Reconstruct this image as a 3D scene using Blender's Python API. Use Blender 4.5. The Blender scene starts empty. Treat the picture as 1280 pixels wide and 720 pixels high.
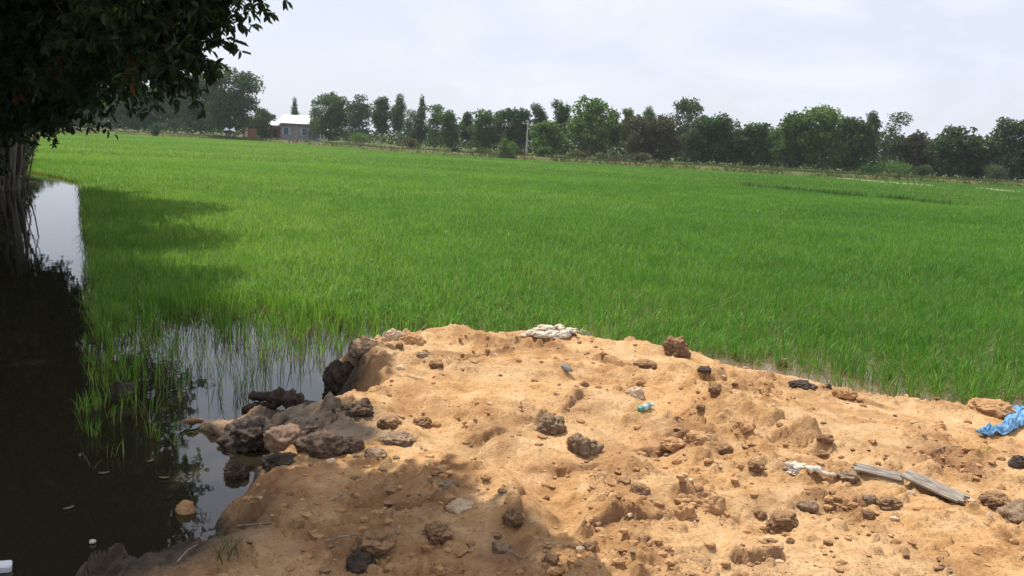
import bpy, bmesh, math, random
import numpy as np
from mathutils import Vector, Matrix, noise as mnoise

random.seed(7)
RNG = np.random.default_rng(11)
scene = bpy.context.scene
COL = scene.collection
R = math.radians

# ------------------------------------------------------------------ camera
CAM_H = 2.3
FPX = 1050.0
ROLL = R(3.0)
PITCH = math.atan(182 * math.cos(ROLL) / FPX)
_f = np.array([0, math.cos(PITCH), -math.sin(PITCH)])
_r = np.array([1.0, 0, 0])
_u = np.cross(_r, _f)
CR = _r * math.cos(ROLL) + _u * math.sin(ROLL)
CU = _u * math.cos(ROLL) - _r * math.sin(ROLL)
CAM = np.array([0, 0, CAM_H])


def ray(px, py):
    v = _f * FPX + (px - 640) * CR - (py - 360) * CU
    return v / np.linalg.norm(v)


def G(px, py, z=0.0):
    v = ray(px, py)
    t = (z - CAM_H) / v[2]
    return CAM + v * t


def at(px, py, y):
    """world point on the line of sight at depth y"""
    v = ray(px, py)
    return CAM + v * (y / v[1])


cam_data = bpy.data.cameras.new('camera')
cam_data.sensor_width = 36
cam_data.lens = FPX / 1280 * 36
cam_data.clip_start = 0.1
cam_data.clip_end = 8000
cam = bpy.data.objects.new('camera', cam_data)
m = Matrix(((CR[0], CU[0], -_f[0], 0), (CR[1], CU[1], -_f[1], 0), (CR[2], CU[2], -_f[2], CAM_H), (0, 0, 0, 1)))
cam.matrix_world = m
COL.objects.link(cam)
scene.camera = cam

# ------------------------------------------------------------------ helpers
def tag(o, label=None, cat=None, group=None, kind=None):
    if label: o['label'] = label
    if cat: o['category'] = cat
    if group: o['group'] = group
    if kind: o['kind'] = kind
    return o


def empty(name, loc, rz=0.0):
    o = bpy.data.objects.new(name, None)
    o.empty_display_size = 0.2
    o.location = loc
    o.rotation_euler = (0, 0, rz)
    COL.objects.link(o)
    return o


def mesh_np(name, verts, quads, mats, parent=None, smooth=False, attrs=None, tris=None, mat_idx=None, loc=None):
    """one mesh object from numpy arrays"""
    me = bpy.data.meshes.new(name)
    verts = np.asarray(verts, dtype=np.float32)
    nq = 0 if quads is None else len(quads)
    nt = 0 if tris is None else len(tris)
    me.vertices.add(len(verts))
    me.vertices.foreach_set('co', verts.ravel())
    loops = []
    starts = []
    if nq:
        loops.append(np.asarray(quads, dtype=np.int32).ravel())
        starts.append(np.arange(nq, dtype=np.int32) * 4)
    if nt:
        loops.append(np.asarray(tris, dtype=np.int32).ravel())
        starts.append(nq * 4 + np.arange(nt, dtype=np.int32) * 3)
    loops = np.concatenate(loops); starts = np.concatenate(starts)
    me.loops.add(len(loops))
    me.loops.foreach_set('vertex_index', loops)
    me.polygons.add(nq + nt)
    me.polygons.foreach_set('loop_start', starts)
    if mat_idx is not None:
        me.polygons.foreach_set('material_index', np.asarray(mat_idx, dtype=np.int32))
    me.polygons.foreach_set('use_smooth', np.full(nq + nt, smooth, dtype=bool))
    me.update(calc_edges=True)
    if attrs:
        for k, v in attrs.items():
            a = me.attributes.new(k, 'FLOAT', 'POINT')
            a.data.foreach_set('value', np.asarray(v, dtype=np.float32))
    for mt in (mats if isinstance(mats, (list, tuple)) else [mats]):
        me.materials.append(mt)
    me.validate()
    o = bpy.data.objects.new(name, me)
    COL.objects.link(o)
    if parent is not None:
        o.parent = parent
    if loc is not None:
        o.location = loc
    return o


# --- numpy noise
def _hash(ix, iy, seed):
    h = (ix.astype(np.int64) * 374761393 + iy.astype(np.int64) * 668265263 + seed * 1442695041) & 0xffffffff
    h = ((h ^ (h >> 13)) * 1274126177) & 0xffffffff
    h = ((h ^ (h >> 16)) * 2246822519) & 0xffffffff
    h = h ^ (h >> 15)
    return h


def hash01(ix, iy, seed):
    return (_hash(ix, iy, seed) & 0xffffff) / float(0x1000000)


def gnoise(x, y, seed=0):
    ix = np.floor(x); iy = np.floor(y)
    fx = x - ix; fy = y - iy
    sx = fx * fx * fx * (fx * (fx * 6 - 15) + 10); sy = fy * fy * fy * (fy * (fy * 6 - 15) + 10)

    def g(dx, dy):
        a = hash01(ix + dx, iy + dy, seed) * (2 * np.pi)
        return np.cos(a) * (fx - dx) + np.sin(a) * (fy - dy)
    n0 = g(0, 0) * (1 - sx) + g(1, 0) * sx
    n1 = g(0, 1) * (1 - sx) + g(1, 1) * sx
    return (n0 * (1 - sy) + n1 * sy) * 1.4


def fbm(x, y, octv=4, seed=0, gain=0.5, ridged=False):
    a = 1.0; s = 0.0; t = 0.0
    for i in range(octv):
        n = gnoise(x, y, seed + i * 17)
        if ridged: n = 1 - 2 * np.abs(n)
        s = s + a * n; t += a
        a *= gain
        x = x * 2.03 + 13.7; y = y * 2.03 - 7.1
    return s / t


def cells(x, y, seed=0):
    """dome height 0..1 of scattered lumps, and the random of the winning lump"""
    ix = np.floor(x); iy = np.floor(y)
    best = np.zeros_like(x); rnd = np.ones_like(x)
    for dx in (-1, 0, 1):
        for dy in (-1, 0, 1):
            cx = ix + dx; cy = iy + dy
            rr = hash01(cx, cy, seed + 3)
            rad = 0.18 + 0.55 * rr ** 2
            ox = cx + hash01(cx, cy, seed); oy = cy + hash01(cx, cy, seed + 1)
            d2 = ((x - ox) ** 2 + (y - oy) ** 2) / (rad * rad)
            hgt = np.sqrt(np.clip(1 - d2, 0, 1)) * rad
            w = hgt > best
            best = np.where(w, hgt, best); rnd = np.where(w, hash01(cx, cy, seed + 7), rnd)
    return best, rnd


def sstep(a, b, x):
    t = np.clip((x - a) / (b - a), 0, 1)
    return t * t * (3 - 2 * t)


def poly_sd(x, y, poly):
    """signed distance to polygon, positive inside"""
    poly = np.asarray(poly)
    d2 = np.full(x.shape, 1e9); ins = np.zeros(x.shape, bool)
    n = len(poly)
    for i in range(n):
        ax, ay = poly[i]; bx, by = poly[(i + 1) % n]
        ex, ey = bx - ax, by - ay
        t = np.clip(((x - ax) * ex + (y - ay) * ey) / (ex * ex + ey * ey + 1e-12), 0, 1)
        d2 = np.minimum(d2, (x - ax - t * ex) ** 2 + (y - ay - t * ey) ** 2)
        c = ((ay > y) != (by > y))
        with np.errstate(divide='ignore', invalid='ignore'):
            xi = (bx - ax) * (y - ay) / (by - ay + 1e-30) + ax
        ins ^= c & (x < xi)
    d = np.sqrt(d2)
    return np.where(ins, d, -d)


def polyline_sd(x, y, pts):
    """distance and signed side (positive = left of travel) and along-fade for an open polyline"""
    best = np.full(x.shape, 1e9); side = np.zeros(x.shape); endf = np.zeros(x.shape)
    pts = np.asarray(pts)
    L = [0]
    for i in range(len(pts) - 1): L.append(L[-1] + np.hypot(*(pts[i + 1] - pts[i])))
    for i in range(len(pts) - 1):
        ax, ay = pts[i]; bx, by = pts[i + 1]
        ex, ey = bx - ax, by - ay
        l2 = ex * ex + ey * ey
        t = np.clip(((x - ax) * ex + (y - ay) * ey) / l2, 0, 1)
        d = np.hypot(x - ax - t * ex, y - ay - t * ey)
        w = d < best
        best = np.where(w, d, best)
        side = np.where(w, np.sign(ex * (y - ay) - ey * (x - ax)), side)
        al = (L[i] + t * math.sqrt(l2)) / L[-1]
        endf = np.where(w, al, endf)
    return best, side, endf


# ------------------------------------------------------------------ materials
class N:
    def __init__(self, name):
        self.m = bpy.data.materials.new(name)
        self.m.use_nodes = True
        self.t = self.m.node_tree
        self.t.nodes.clear()
        self.out = self.t.nodes.new('ShaderNodeOutputMaterial')

    def n(self, typ, **kw):
        nd = self.t.nodes.new(typ)
        ins = kw.pop('i', {})
        for k, v in kw.items(): setattr(nd, k, v)
        for k, v in ins.items():
            s = nd.inputs[k]
            if isinstance(v, bpy.types.NodeSocket): self.t.links.new(v, s)
            else: s.default_value = v
        return nd

    def link(self, a, b): self.t.links.new(a, b)

    def noise(self, scale, detail=4, rough=0.55, vec=None, dist=0.0):
        nd = self.n('ShaderNodeTexNoise', i={'Scale': scale, 'Detail': detail, 'Roughness': rough, 'Distortion': dist})
        if vec is not None: self.link(vec, nd.inputs['Vector'])
        return nd.outputs['Fac']

    def coord(self, kind='Object'):
        return self.n('ShaderNodeTexCoord').outputs[kind]

    def ramp(self, fac, stops, interp='LINEAR'):
        nd = self.n('ShaderNodeValToRGB')
        cr = nd.color_ramp; cr.interpolation = interp
        while len(cr.elements) < len(stops): cr.elements.new(0.5)
        for e, (p, c) in zip(cr.elements, stops):
            e.position = p; e.color = (*c, 1) if len(c) == 3 else c
        self.link(fac, nd.inputs['Fac'])
        return nd.outputs['Color']

    def mix(self, fac, a, b, mode='MIX'):
        nd = self.n('ShaderNodeMix', data_type='RGBA', blend_type=mode)
        for v, k in ((fac, 0), (a, 6), (b, 7)):
            s = nd.inputs[k]
            if isinstance(v, bpy.types.NodeSocket): self.link(v, s)
            else: s.default_value = v if k == 0 else (*v, 1) if len(v) == 3 else v
        return nd.outputs[2]

    def math(self, op, a, b=0.0, clamp=False):
        nd = self.n('ShaderNodeMath', operation=op, use_clamp=clamp)
        for v, k in ((a, 0), (b, 1)):
            if isinstance(v, bpy.types.NodeSocket): self.link(v, nd.inputs[k])
            else: nd.inputs[k].default_value = v
        return nd.outputs[0]

    def attr(self, name):
        return self.n('ShaderNodeAttribute', attribute_name=name).outputs['Fac']

    def bsdf(self, color, rough=0.8, spec=0.3, bump=None, bump_strength=0.4, bump_dist=0.01, **kw):
        nd = self.n('ShaderNodeBsdfPrincipled')
        for v, k in ((color, 'Base Color'), (rough, 'Roughness'), (spec, 'Specular IOR Level')):
            if isinstance(v, bpy.types.NodeSocket): self.link(v, nd.inputs[k])
            else: nd.inputs[k].default_value = (*v, 1) if isinstance(v, tuple) and len(v) == 3 else v
        for k, v in kw.items(): nd.inputs[k].default_value = v
        if bump is not None:
            b = self.n('ShaderNodeBump', i={'Strength': bump_strength, 'Distance': bump_dist, 'Height': bump})
            self.link(b.outputs[0], nd.inputs['Normal'])
        return nd.outputs[0]

    def done(self, sh):
        self.link(sh, self.out.inputs['Surface'])
        return self.m


def leaf_material(name, c_a, c_b, trans=0.3, rough=0.5, spec=0.25, tcol=1.6):
    k = N(name)
    rnd = k.attr('rnd')
    col = k.ramp(rnd, [(0.0, c_a), (1.0, c_b)])
    p = k.bsdf(col, rough, spec)
    tc = k.mix(1.0, col, (tcol, tcol, tcol * 0.55), 'MULTIPLY')
    t = k.n('ShaderNodeBsdfTranslucent'); k.link(tc, t.inputs['Color'])
    mx = k.n('ShaderNodeMixShader', i={0: trans, 1: p, 2: t.outputs[0]})
    return k.done(mx.outputs[0])


def simple_mat(name, c1, c2, scale=8, rough=0.85, bump=0.4, bdist=0.01, stretch=None, spec=0.25, detail=6):
    k = N(name)
    v = k.coord('Object')
    if stretch:
        mp = k.n('ShaderNodeMapping', i={'Scale': stretch}); k.link(v, mp.inputs['Vector']); v = mp.outputs[0]
    n1 = k.noise(scale, detail, 0.6, v)
    col = k.ramp(n1, [(0.32, c1), (0.68, c2)])
    n2 = k.noise(scale * 5, 4, 0.6, v)
    h = k.math('ADD', n1, k.math('MULTIPLY', n2, 0.5))
    return k.done(k.bsdf(col, rough, spec, bump=h, bump_strength=bump, bump_dist=bdist))


# sand of the mound
def sand_material():
    k = N('sand')
    v = k.coord('Object')
    big = k.noise(0.9, 3, 0.5, v, 0.3)
    mid = k.noise(5.0, 6, 0.62, v)
    fine = k.noise(45.0, 5, 0.7, v)
    grain = k.noise(240.0, 2, 0.6, v)
    c = k.ramp(mid, [(0.30, (0.36, 0.18, 0.065)), (0.47, (0.62, 0.355, 0.15)), (0.68, (0.76, 0.50, 0.26))])
    c = k.mix(k.ramp(big, [(0.45, (0, 0, 0)), (0.68, (0.55, 0.55, 0.55))]), c, (0.72, 0.49, 0.27))
    damp = k.noise(2.1, 5, 0.6, v, 0.5)
    c = k.mix(k.ramp(damp, [(0.50, (0, 0, 0)), (0.62, (0.62, 0.62, 0.62))]), c, (0.37, 0.19, 0.075))
    c = k.mix(k.ramp(fine, [(0.36, (0.75, 0.75, 0.75)), (0.46, (0, 0, 0))]), c, (0.30, 0.16, 0.075))
    c = k.mix(k.ramp(fine, [(0.64, (0, 0, 0)), (0.76, (0.5, 0.5, 0.5))]), c, (0.76, 0.56, 0.34))
    rough_a = k.attr('clump')
    c = k.mix(k.math('MULTIPLY', rough_a, 0.55, True), c, (0.33, 0.18, 0.09))
    red = k.attr('red')
    c = k.mix(k.math('MULTIPLY', red, 0.8, True), c, (0.25, 0.12, 0.062))
    mud = k.attr('mud')
    mudc = k.ramp(mid, [(0.3, (0.035, 0.026, 0.019)), (0.7, (0.14, 0.10, 0.07))])
    mfac = k.math('MULTIPLY', k.math('ADD', mud, k.math('MULTIPLY', k.math('SUBTRACT', fine, 0.5), 0.9)), 1.35, True)
    mfac = k.math('MULTIPLY', mfac, k.math('GREATER_THAN', mud, 0.01))
    c = k.mix(mfac, c, mudc)
    h = k.math('ADD', k.math('MULTIPLY', fine, 1.0), k.math('MULTIPLY', grain, 0.35))
    rg = k.math('SUBTRACT', 0.95, k.math('MULTIPLY', mud, 0.35))
    return k.done(k.bsdf(c, rg, 0.2, bump=h, bump_strength=1.0, bump_dist=0.022))


def water_material():
    k = N('murky_water')
    v = k.coord('Object')
    sp = k.n('ShaderNodeSeparateXYZ'); k.link(v, sp.inputs[0])
    n0 = k.noise(0.5, 4, 0.6, v)
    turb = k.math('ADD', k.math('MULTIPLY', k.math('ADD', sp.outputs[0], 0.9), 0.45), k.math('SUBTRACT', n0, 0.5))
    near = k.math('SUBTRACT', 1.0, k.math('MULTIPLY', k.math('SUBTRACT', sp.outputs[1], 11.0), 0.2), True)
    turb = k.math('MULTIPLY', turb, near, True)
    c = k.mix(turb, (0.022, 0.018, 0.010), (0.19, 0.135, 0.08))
    n1 = k.noise(2.2, 3, 0.5, v)
    p = k.bsdf(c, 0.025, 0.5, bump=n1, bump_strength=0.05, bump_dist=0.03, IOR=1.48)
    return k.done(p)


def ground_material():
    k = N('field_soil_and_grass')
    v = k.coord('Object')
    n1 = k.noise(0.22, 6, 0.65, v)
    n2 = k.noise(2.5, 5, 0.65, v)
    c = k.ramp(n1, [(0.28, (0.18, 0.125, 0.07)), (0.38, (0.12, 0.13, 0.042)), (0.52, (0.075, 0.12, 0.028))])
    c = k.mix(0.35, c, k.ramp(n2, [(0.3, (0.05, 0.06, 0.02)), (0.7, (0.20, 0.18, 0.08))]))
    soil = k.attr('soil')
    c = k.mix(soil, c, k.ramp(n2, [(0.3, (0.10, 0.06, 0.035)), (0.7, (0.27, 0.17, 0.10))]))
    return k.done(k.bsdf(c, 0.95, 0.1, bump=n2, bump_strength=0.5, bump_dist=0.1))


def rice_material():
    k = N('rice_leaf')
    t = k.attr('t'); rnd = k.attr('rnd')
    top = k.ramp(rnd, [(0.0, (0.042, 0.14, 0.014)), (0.45, (0.098, 0.25, 0.028)), (0.9, (0.24, 0.39, 0.07)), (1.0, (0.36, 0.36, 0.12))])
    base = k.ramp(rnd, [(0.0, (0.24, 0.17, 0.075)), (0.5, (0.13, 0.14, 0.035)), (1.0, (0.33, 0.25, 0.12))])
    col = k.mix(k.ramp(t, [(0.08, (0, 0, 0)), (0.5, (1, 1, 1))]), base, top)
    p = k.bsdf(col, 0.5, 0.25)
    tc = k.mix(1.0, col, (1.5, 1.5, 0.8), 'MULTIPLY')
    tr = k.n('ShaderNodeBsdfTranslucent'); k.link(tc, tr.inputs['Color'])
    mx = k.n('ShaderNodeMixShader', i={0: 0.38, 1: p, 2: tr.outputs[0]})
    return k.done(mx.outputs[0])


M = {}
M['sand'] = sand_material()
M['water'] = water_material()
M['ground'] = ground_material()
M['rice'] = rice_material()
M['bark'] = simple_mat('grey_bark', (0.07, 0.055, 0.045), (0.21, 0.18, 0.15), 6, 0.9, 0.7, 0.03, (3, 3, 0.6))
M['bark_pale'] = simple_mat('pale_bark', (0.14, 0.12, 0.10), (0.32, 0.29, 0.25), 4, .9, .4, .03)
M['bark_dark'] = simple_mat('dark_bark', (0.03, 0.025, 0.02), (0.10, 0.085, 0.07), 6, 0.9, 0.7, 0.03, (3, 3, 0.6))
M['leaf_near'] = leaf_material('dark_broad_leaf', (0.012, 0.026, 0.008), (0.035, 0.062, 0.016), 0.22, 0.45, 0.3)
M['leaf_dead'] = leaf_material('withered_leaf', (0.10, 0.045, 0.02), (0.17, 0.08, 0.035), 0.25, 0.7, 0.1)
M['leaf_dark'] = leaf_material('dark_foliage', (0.024, 0.054, 0.018), (0.072, 0.135, 0.04), 0.25)
M['leaf_mid'] = leaf_material('mid_green_foliage', (0.036, 0.078, 0.022), (0.10, 0.18, 0.05), 0.28)
M['leaf_light'] = leaf_material('light_green_foliage', (0.052, 0.105, 0.025), (0.14, 0.23, 0.06), 0.3)
M['leaf_grey'] = leaf_material('grey_green_foliage', (0.042, 0.075, 0.034), (0.115, 0.165, 0.08), 0.25)
M['leaf_brown'] = leaf_material('brownish_foliage', (0.05, 0.055, 0.026), (0.13, 0.115, 0.06), 0.2)
def dusty_mat(name, c1, c2, dust, amount, scale=18, rough=.95):
    k = N(name)
    v = k.coord('Object')
    n1 = k.noise(scale, 6, 0.6, v); n2 = k.noise(scale * 5, 4, 0.6, v); n3 = k.noise(scale * .4, 3, .5, v)
    col = k.ramp(n1, [(0.32, c1), (0.68, c2)])
    g = k.n('ShaderNodeNewGeometry')
    sp = k.n('ShaderNodeSeparateXYZ'); k.link(g.outputs['Normal'], sp.inputs[0])
    up = k.math('MULTIPLY', k.math('SUBTRACT', sp.outputs[2], .25), 1.3, True)
    f = k.math('MULTIPLY', k.math('MULTIPLY', up, k.math('MULTIPLY', n3, 2.0)), amount, True)
    col = k.mix(f, col, dust)
    h = k.math('ADD', n1, k.math('MULTIPLY', n2, 0.5))
    return k.done(k.bsdf(col, rough, .2, bump=h, bump_strength=1.0, bump_dist=.03))


M['mud_dark'] = simple_mat('wet_dark_mud', (0.020, 0.014, 0.010), (0.10, 0.068, 0.045), 14, 0.7, 1.0, 0.03, spec=0.3)
M['mud_brown'] = dusty_mat('brown_clay', (0.11, 0.062, 0.036), (0.30, 0.18, 0.10), (0.52, 0.31, 0.15), .55)
M['mud_grey'] = dusty_mat('grey_brown_clay', (0.12, 0.08, 0.052), (0.34, 0.24, 0.16), (0.50, 0.33, 0.19), .4)
M['mud_wet'] = simple_mat('damp_brown_clay', (0.05, 0.032, 0.021), (0.17, 0.11, 0.07), 16, .8, 1.0, .03)
M['mud_pink'] = simple_mat('pinkish_clay', (0.13, 0.078, 0.052), (0.30, 0.19, 0.125), 8, 0.9, 0.8, 0.02)
M['sand_clod'] = simple_mat('sandy_clod', (0.30, 0.16, 0.07), (0.56, 0.33, 0.16), 10, 0.95, 0.9, 0.02)
M['lime'] = simple_mat('pale_lime', (0.42, 0.33, 0.23), (0.74, 0.67, 0.56), 9, 0.9, 0.8, 0.02)
M['pale_clod'] = simple_mat('pale_sandy_clod', (0.40, 0.27, 0.16), (0.68, 0.52, 0.36), 10, 0.95, 0.9, 0.02)

# ------------------------------------------------------------------ the mound of sand
def P2(px, py, z=0.0):
    g = G(px, py, z)
    return (g[0], g[1])


outline = [P2(60, 745), P2(110, 712), P2(155, 703), P2(236, 697), P2(246, 655), P2(272, 622), P2(300, 596), P2(303, 572),
           P2(268, 553), P2(235, 537), P2(232, 527), P2(285, 528), P2(330, 520), P2(408, 520), P2(398, 500), P2(383, 478), P2(378, 462)]
# behind the crest: the crest itself is unprojected at its height and the foot lies a little farther back
for px, py, z, back in ((383, 437, 0.34, 0.1), (415, 421, 0.40, 0.3), (480, 414, 0.36, 0.35), (560, 404, 0.42, 0.45), (630, 412, 0.34, 0.4),
                        (720, 412, 0.36, 0.4), (845, 432, 0.33, 0.28), (880, 452, 0.16, 0.15), (960, 476, 0.08, 0.1), (1010, 486, 0.06, 0.08),
                        (1080, 496, 0.10, 0.15), (1160, 506, 0.10, 0.15), (1200, 508, 0.12, 0.15), (1240, 496, 0.28, 0.25), (1300, 494, 0.28, 0.3), (1500, 520, 0.25, 0.3)):
    g = G(px, py, z)
    dv = g[:2] / np.linalg.norm(g[:2])
    outline.append(tuple(g[:2] + dv * back))
outline += [(12.5, 7.5), (13, -2), (-2.3, -2)]
OUT = np.array(outline)

# lumps: px, py, assumed height, amplitude, radius across, radius along
LUMPS = [(560, 410, .38, .12, .32, .22), (690, 420, .33, .05, .4, .2), (820, 440, .30, .07, .32, .2), (430, 440, .36, .10, .45, .3), (1250, 510, .2, .16, .34, .2),
         (402, 452, .36, .14, .26, .25), (620, 470, .33, .05, .8, .3), (720, 500, .33, .06, .5, .25), (930, 520, .28, .06, .5, .25), (860, 545, .3, .07, .4, .16),
         (560, 600, .33, .05, .4, .25), (880, 625, .33, .09, .36, .13), (1130, 545, .25, .05, .6, .25), (300, 640, .22, .06, .25, .35),
         (500, 660, .33, .06, .25, .2), (640, 640, .33, .06, .22, .14), (1160, 660, .3, .05, .4, .15)]
DIPS = [(120, 720, 0, .11, .55, .30), (185, 700, 0, .06, .25, .2), (320, 548, .05, .17, .36, .22), (350, 520, .1, .15, .3, .26), (265, 536, .0, .12, .25, .2), (700, 600, .33, .05, .35, .25), (960, 640, .33, .06, .45, .18), (800, 520, .33, .05, .35, .12), (1110, 570, .28, .05, .4, .14), (1230, 590, .28, .07, .3, .14),
        (450, 640, .3, .05, .35, .3), (560, 690, .3, .05, .35, .2), (1000, 560, .3, .04, .3, .12), (850, 470, .3, .05, .3, .12), (580, 560, .33, .03, .4, .16)]
# scarps, drawn left to right: a broken crust edge whose far side stands higher
SCARPS = [([(715, 660), (760, 655), (800, 655), (850, 650)], .05, .12), ([(905, 705), (950, 712), (985, 708)], .05, .15), ([(738, 447), (770, 458), (800, 462)], .05, .14),
          ([(840, 627), (865, 640), (880, 636)], .05, .1), ([(1140, 575), (1165, 566), (1210, 590), (1235, 600)], .06, .16), ([(790, 558), (830, 560), (870, 548)], .045, .12),
          ([(1130, 612), (1180, 632), (1215, 645)], .035, .12), ([(580, 540), (600, 548), (640, 540)], .04, .12), ([(700, 515), (735, 505)], .03, .1),
          ([(640, 668), (650, 640), (660, 615)], .045, .12), ([(1020, 470), (1060, 492), (1120, 500)], .03, .12), ([(900, 520), (950, 545), (990, 545)], .035, .12),
          ([(530, 440), (580, 450), (640, 438)], .03, .14), ([(900, 690), (840, 700), (790, 690)], .03, .1), ([(650, 580), (700, 588), (760, 582)], .02, .1),
          ([(470, 625), (530, 632), (590, 640)], .03, .1), ([(1000, 625), (1050, 640), (1100, 634)], .03, .1)]
# tyre ruts / smooth channels
RUTS = [([(560, 455), (700, 468), (820, 480), (900, 520), (1000, 560), (1110, 590)], .035, .13), ([(640, 500), (780, 540), (850, 590), (1000, 690)], .03, .16),
        ([(480, 490), (560, 540), (680, 600), (740, 690)], .03, .15)]
CLUMPS = [(330, 545, .08, .36), (395, 555, .12, .3), (270, 535, .03, .25), (160, 712, .05, .4), (240, 670, .1, .3), (690, 425, .33, .4), (860, 550, .33, .3), (940, 490, .25, .4), (1000, 600, .3, .3), (900, 640, .3, .3), (760, 650, .3, .3), (1150, 590, .28, .3), (420, 450, .35, .35),
          (560, 615, .33, .2), (500, 680, .3, .3), (880, 500, .28, .3), (480, 425, .35, .35), (260, 660, .2, .35), (1060, 650, .3, .3), (1200, 570, .25, .3), (720, 470, .33, .25), (960, 545, .28, .3), (620, 430, .35, .35)]
MUDS = [(330, 545, .1, .40), (400, 555, .15, .36), (360, 535, .1, .35), (250, 532, .0, .35), (420, 480, .1, .28), (400, 495, .1, .2), (150, 700, .0, .5), (175, 718, .05, .55), (215, 700, .08, .25), (225, 668, .05, .2),  (230, 690, .05, .22), (240, 650, .05, .18), (290, 612, .05, .22), (440, 565, .2, .2), (290, 575, .0, .2),
        (430, 455, .33, .16), (1005, 483, .05, .3), (900, 462, .08, .25), (100, 715, 0, .4), (300, 590, .1, .2), (860, 445, .15, .15)]
REDS = [(300, 660, .2, .5), (330, 610, .2, .35), (430, 470, .3, .3), (500, 640, .3, .35), (260, 690, .15, .4), (620, 700, .3, .3), (450, 700, .3, .4), (1180, 580, .25, .25), (850, 560, .3, .25), (840, 440, .3, .2)]
for L in (LUMPS, DIPS):
    for i, (px, py, z, a, rx, ry) in enumerate(L): L[i] = (*P2(px, py, z), a, rx, ry)
for L in (CLUMPS, MUDS, REDS):
    for i, (px, py, z, r) in enumerate(L): L[i] = (*P2(px, py, z), r)
for L, gain in ((SCARPS, 1.15), (RUTS, 1.9)):
    for i, (pts, a, w) in enumerate(L): L[i] = (np.array([P2(p, q, .33) for p, q in pts]), a * gain, w)


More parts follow.
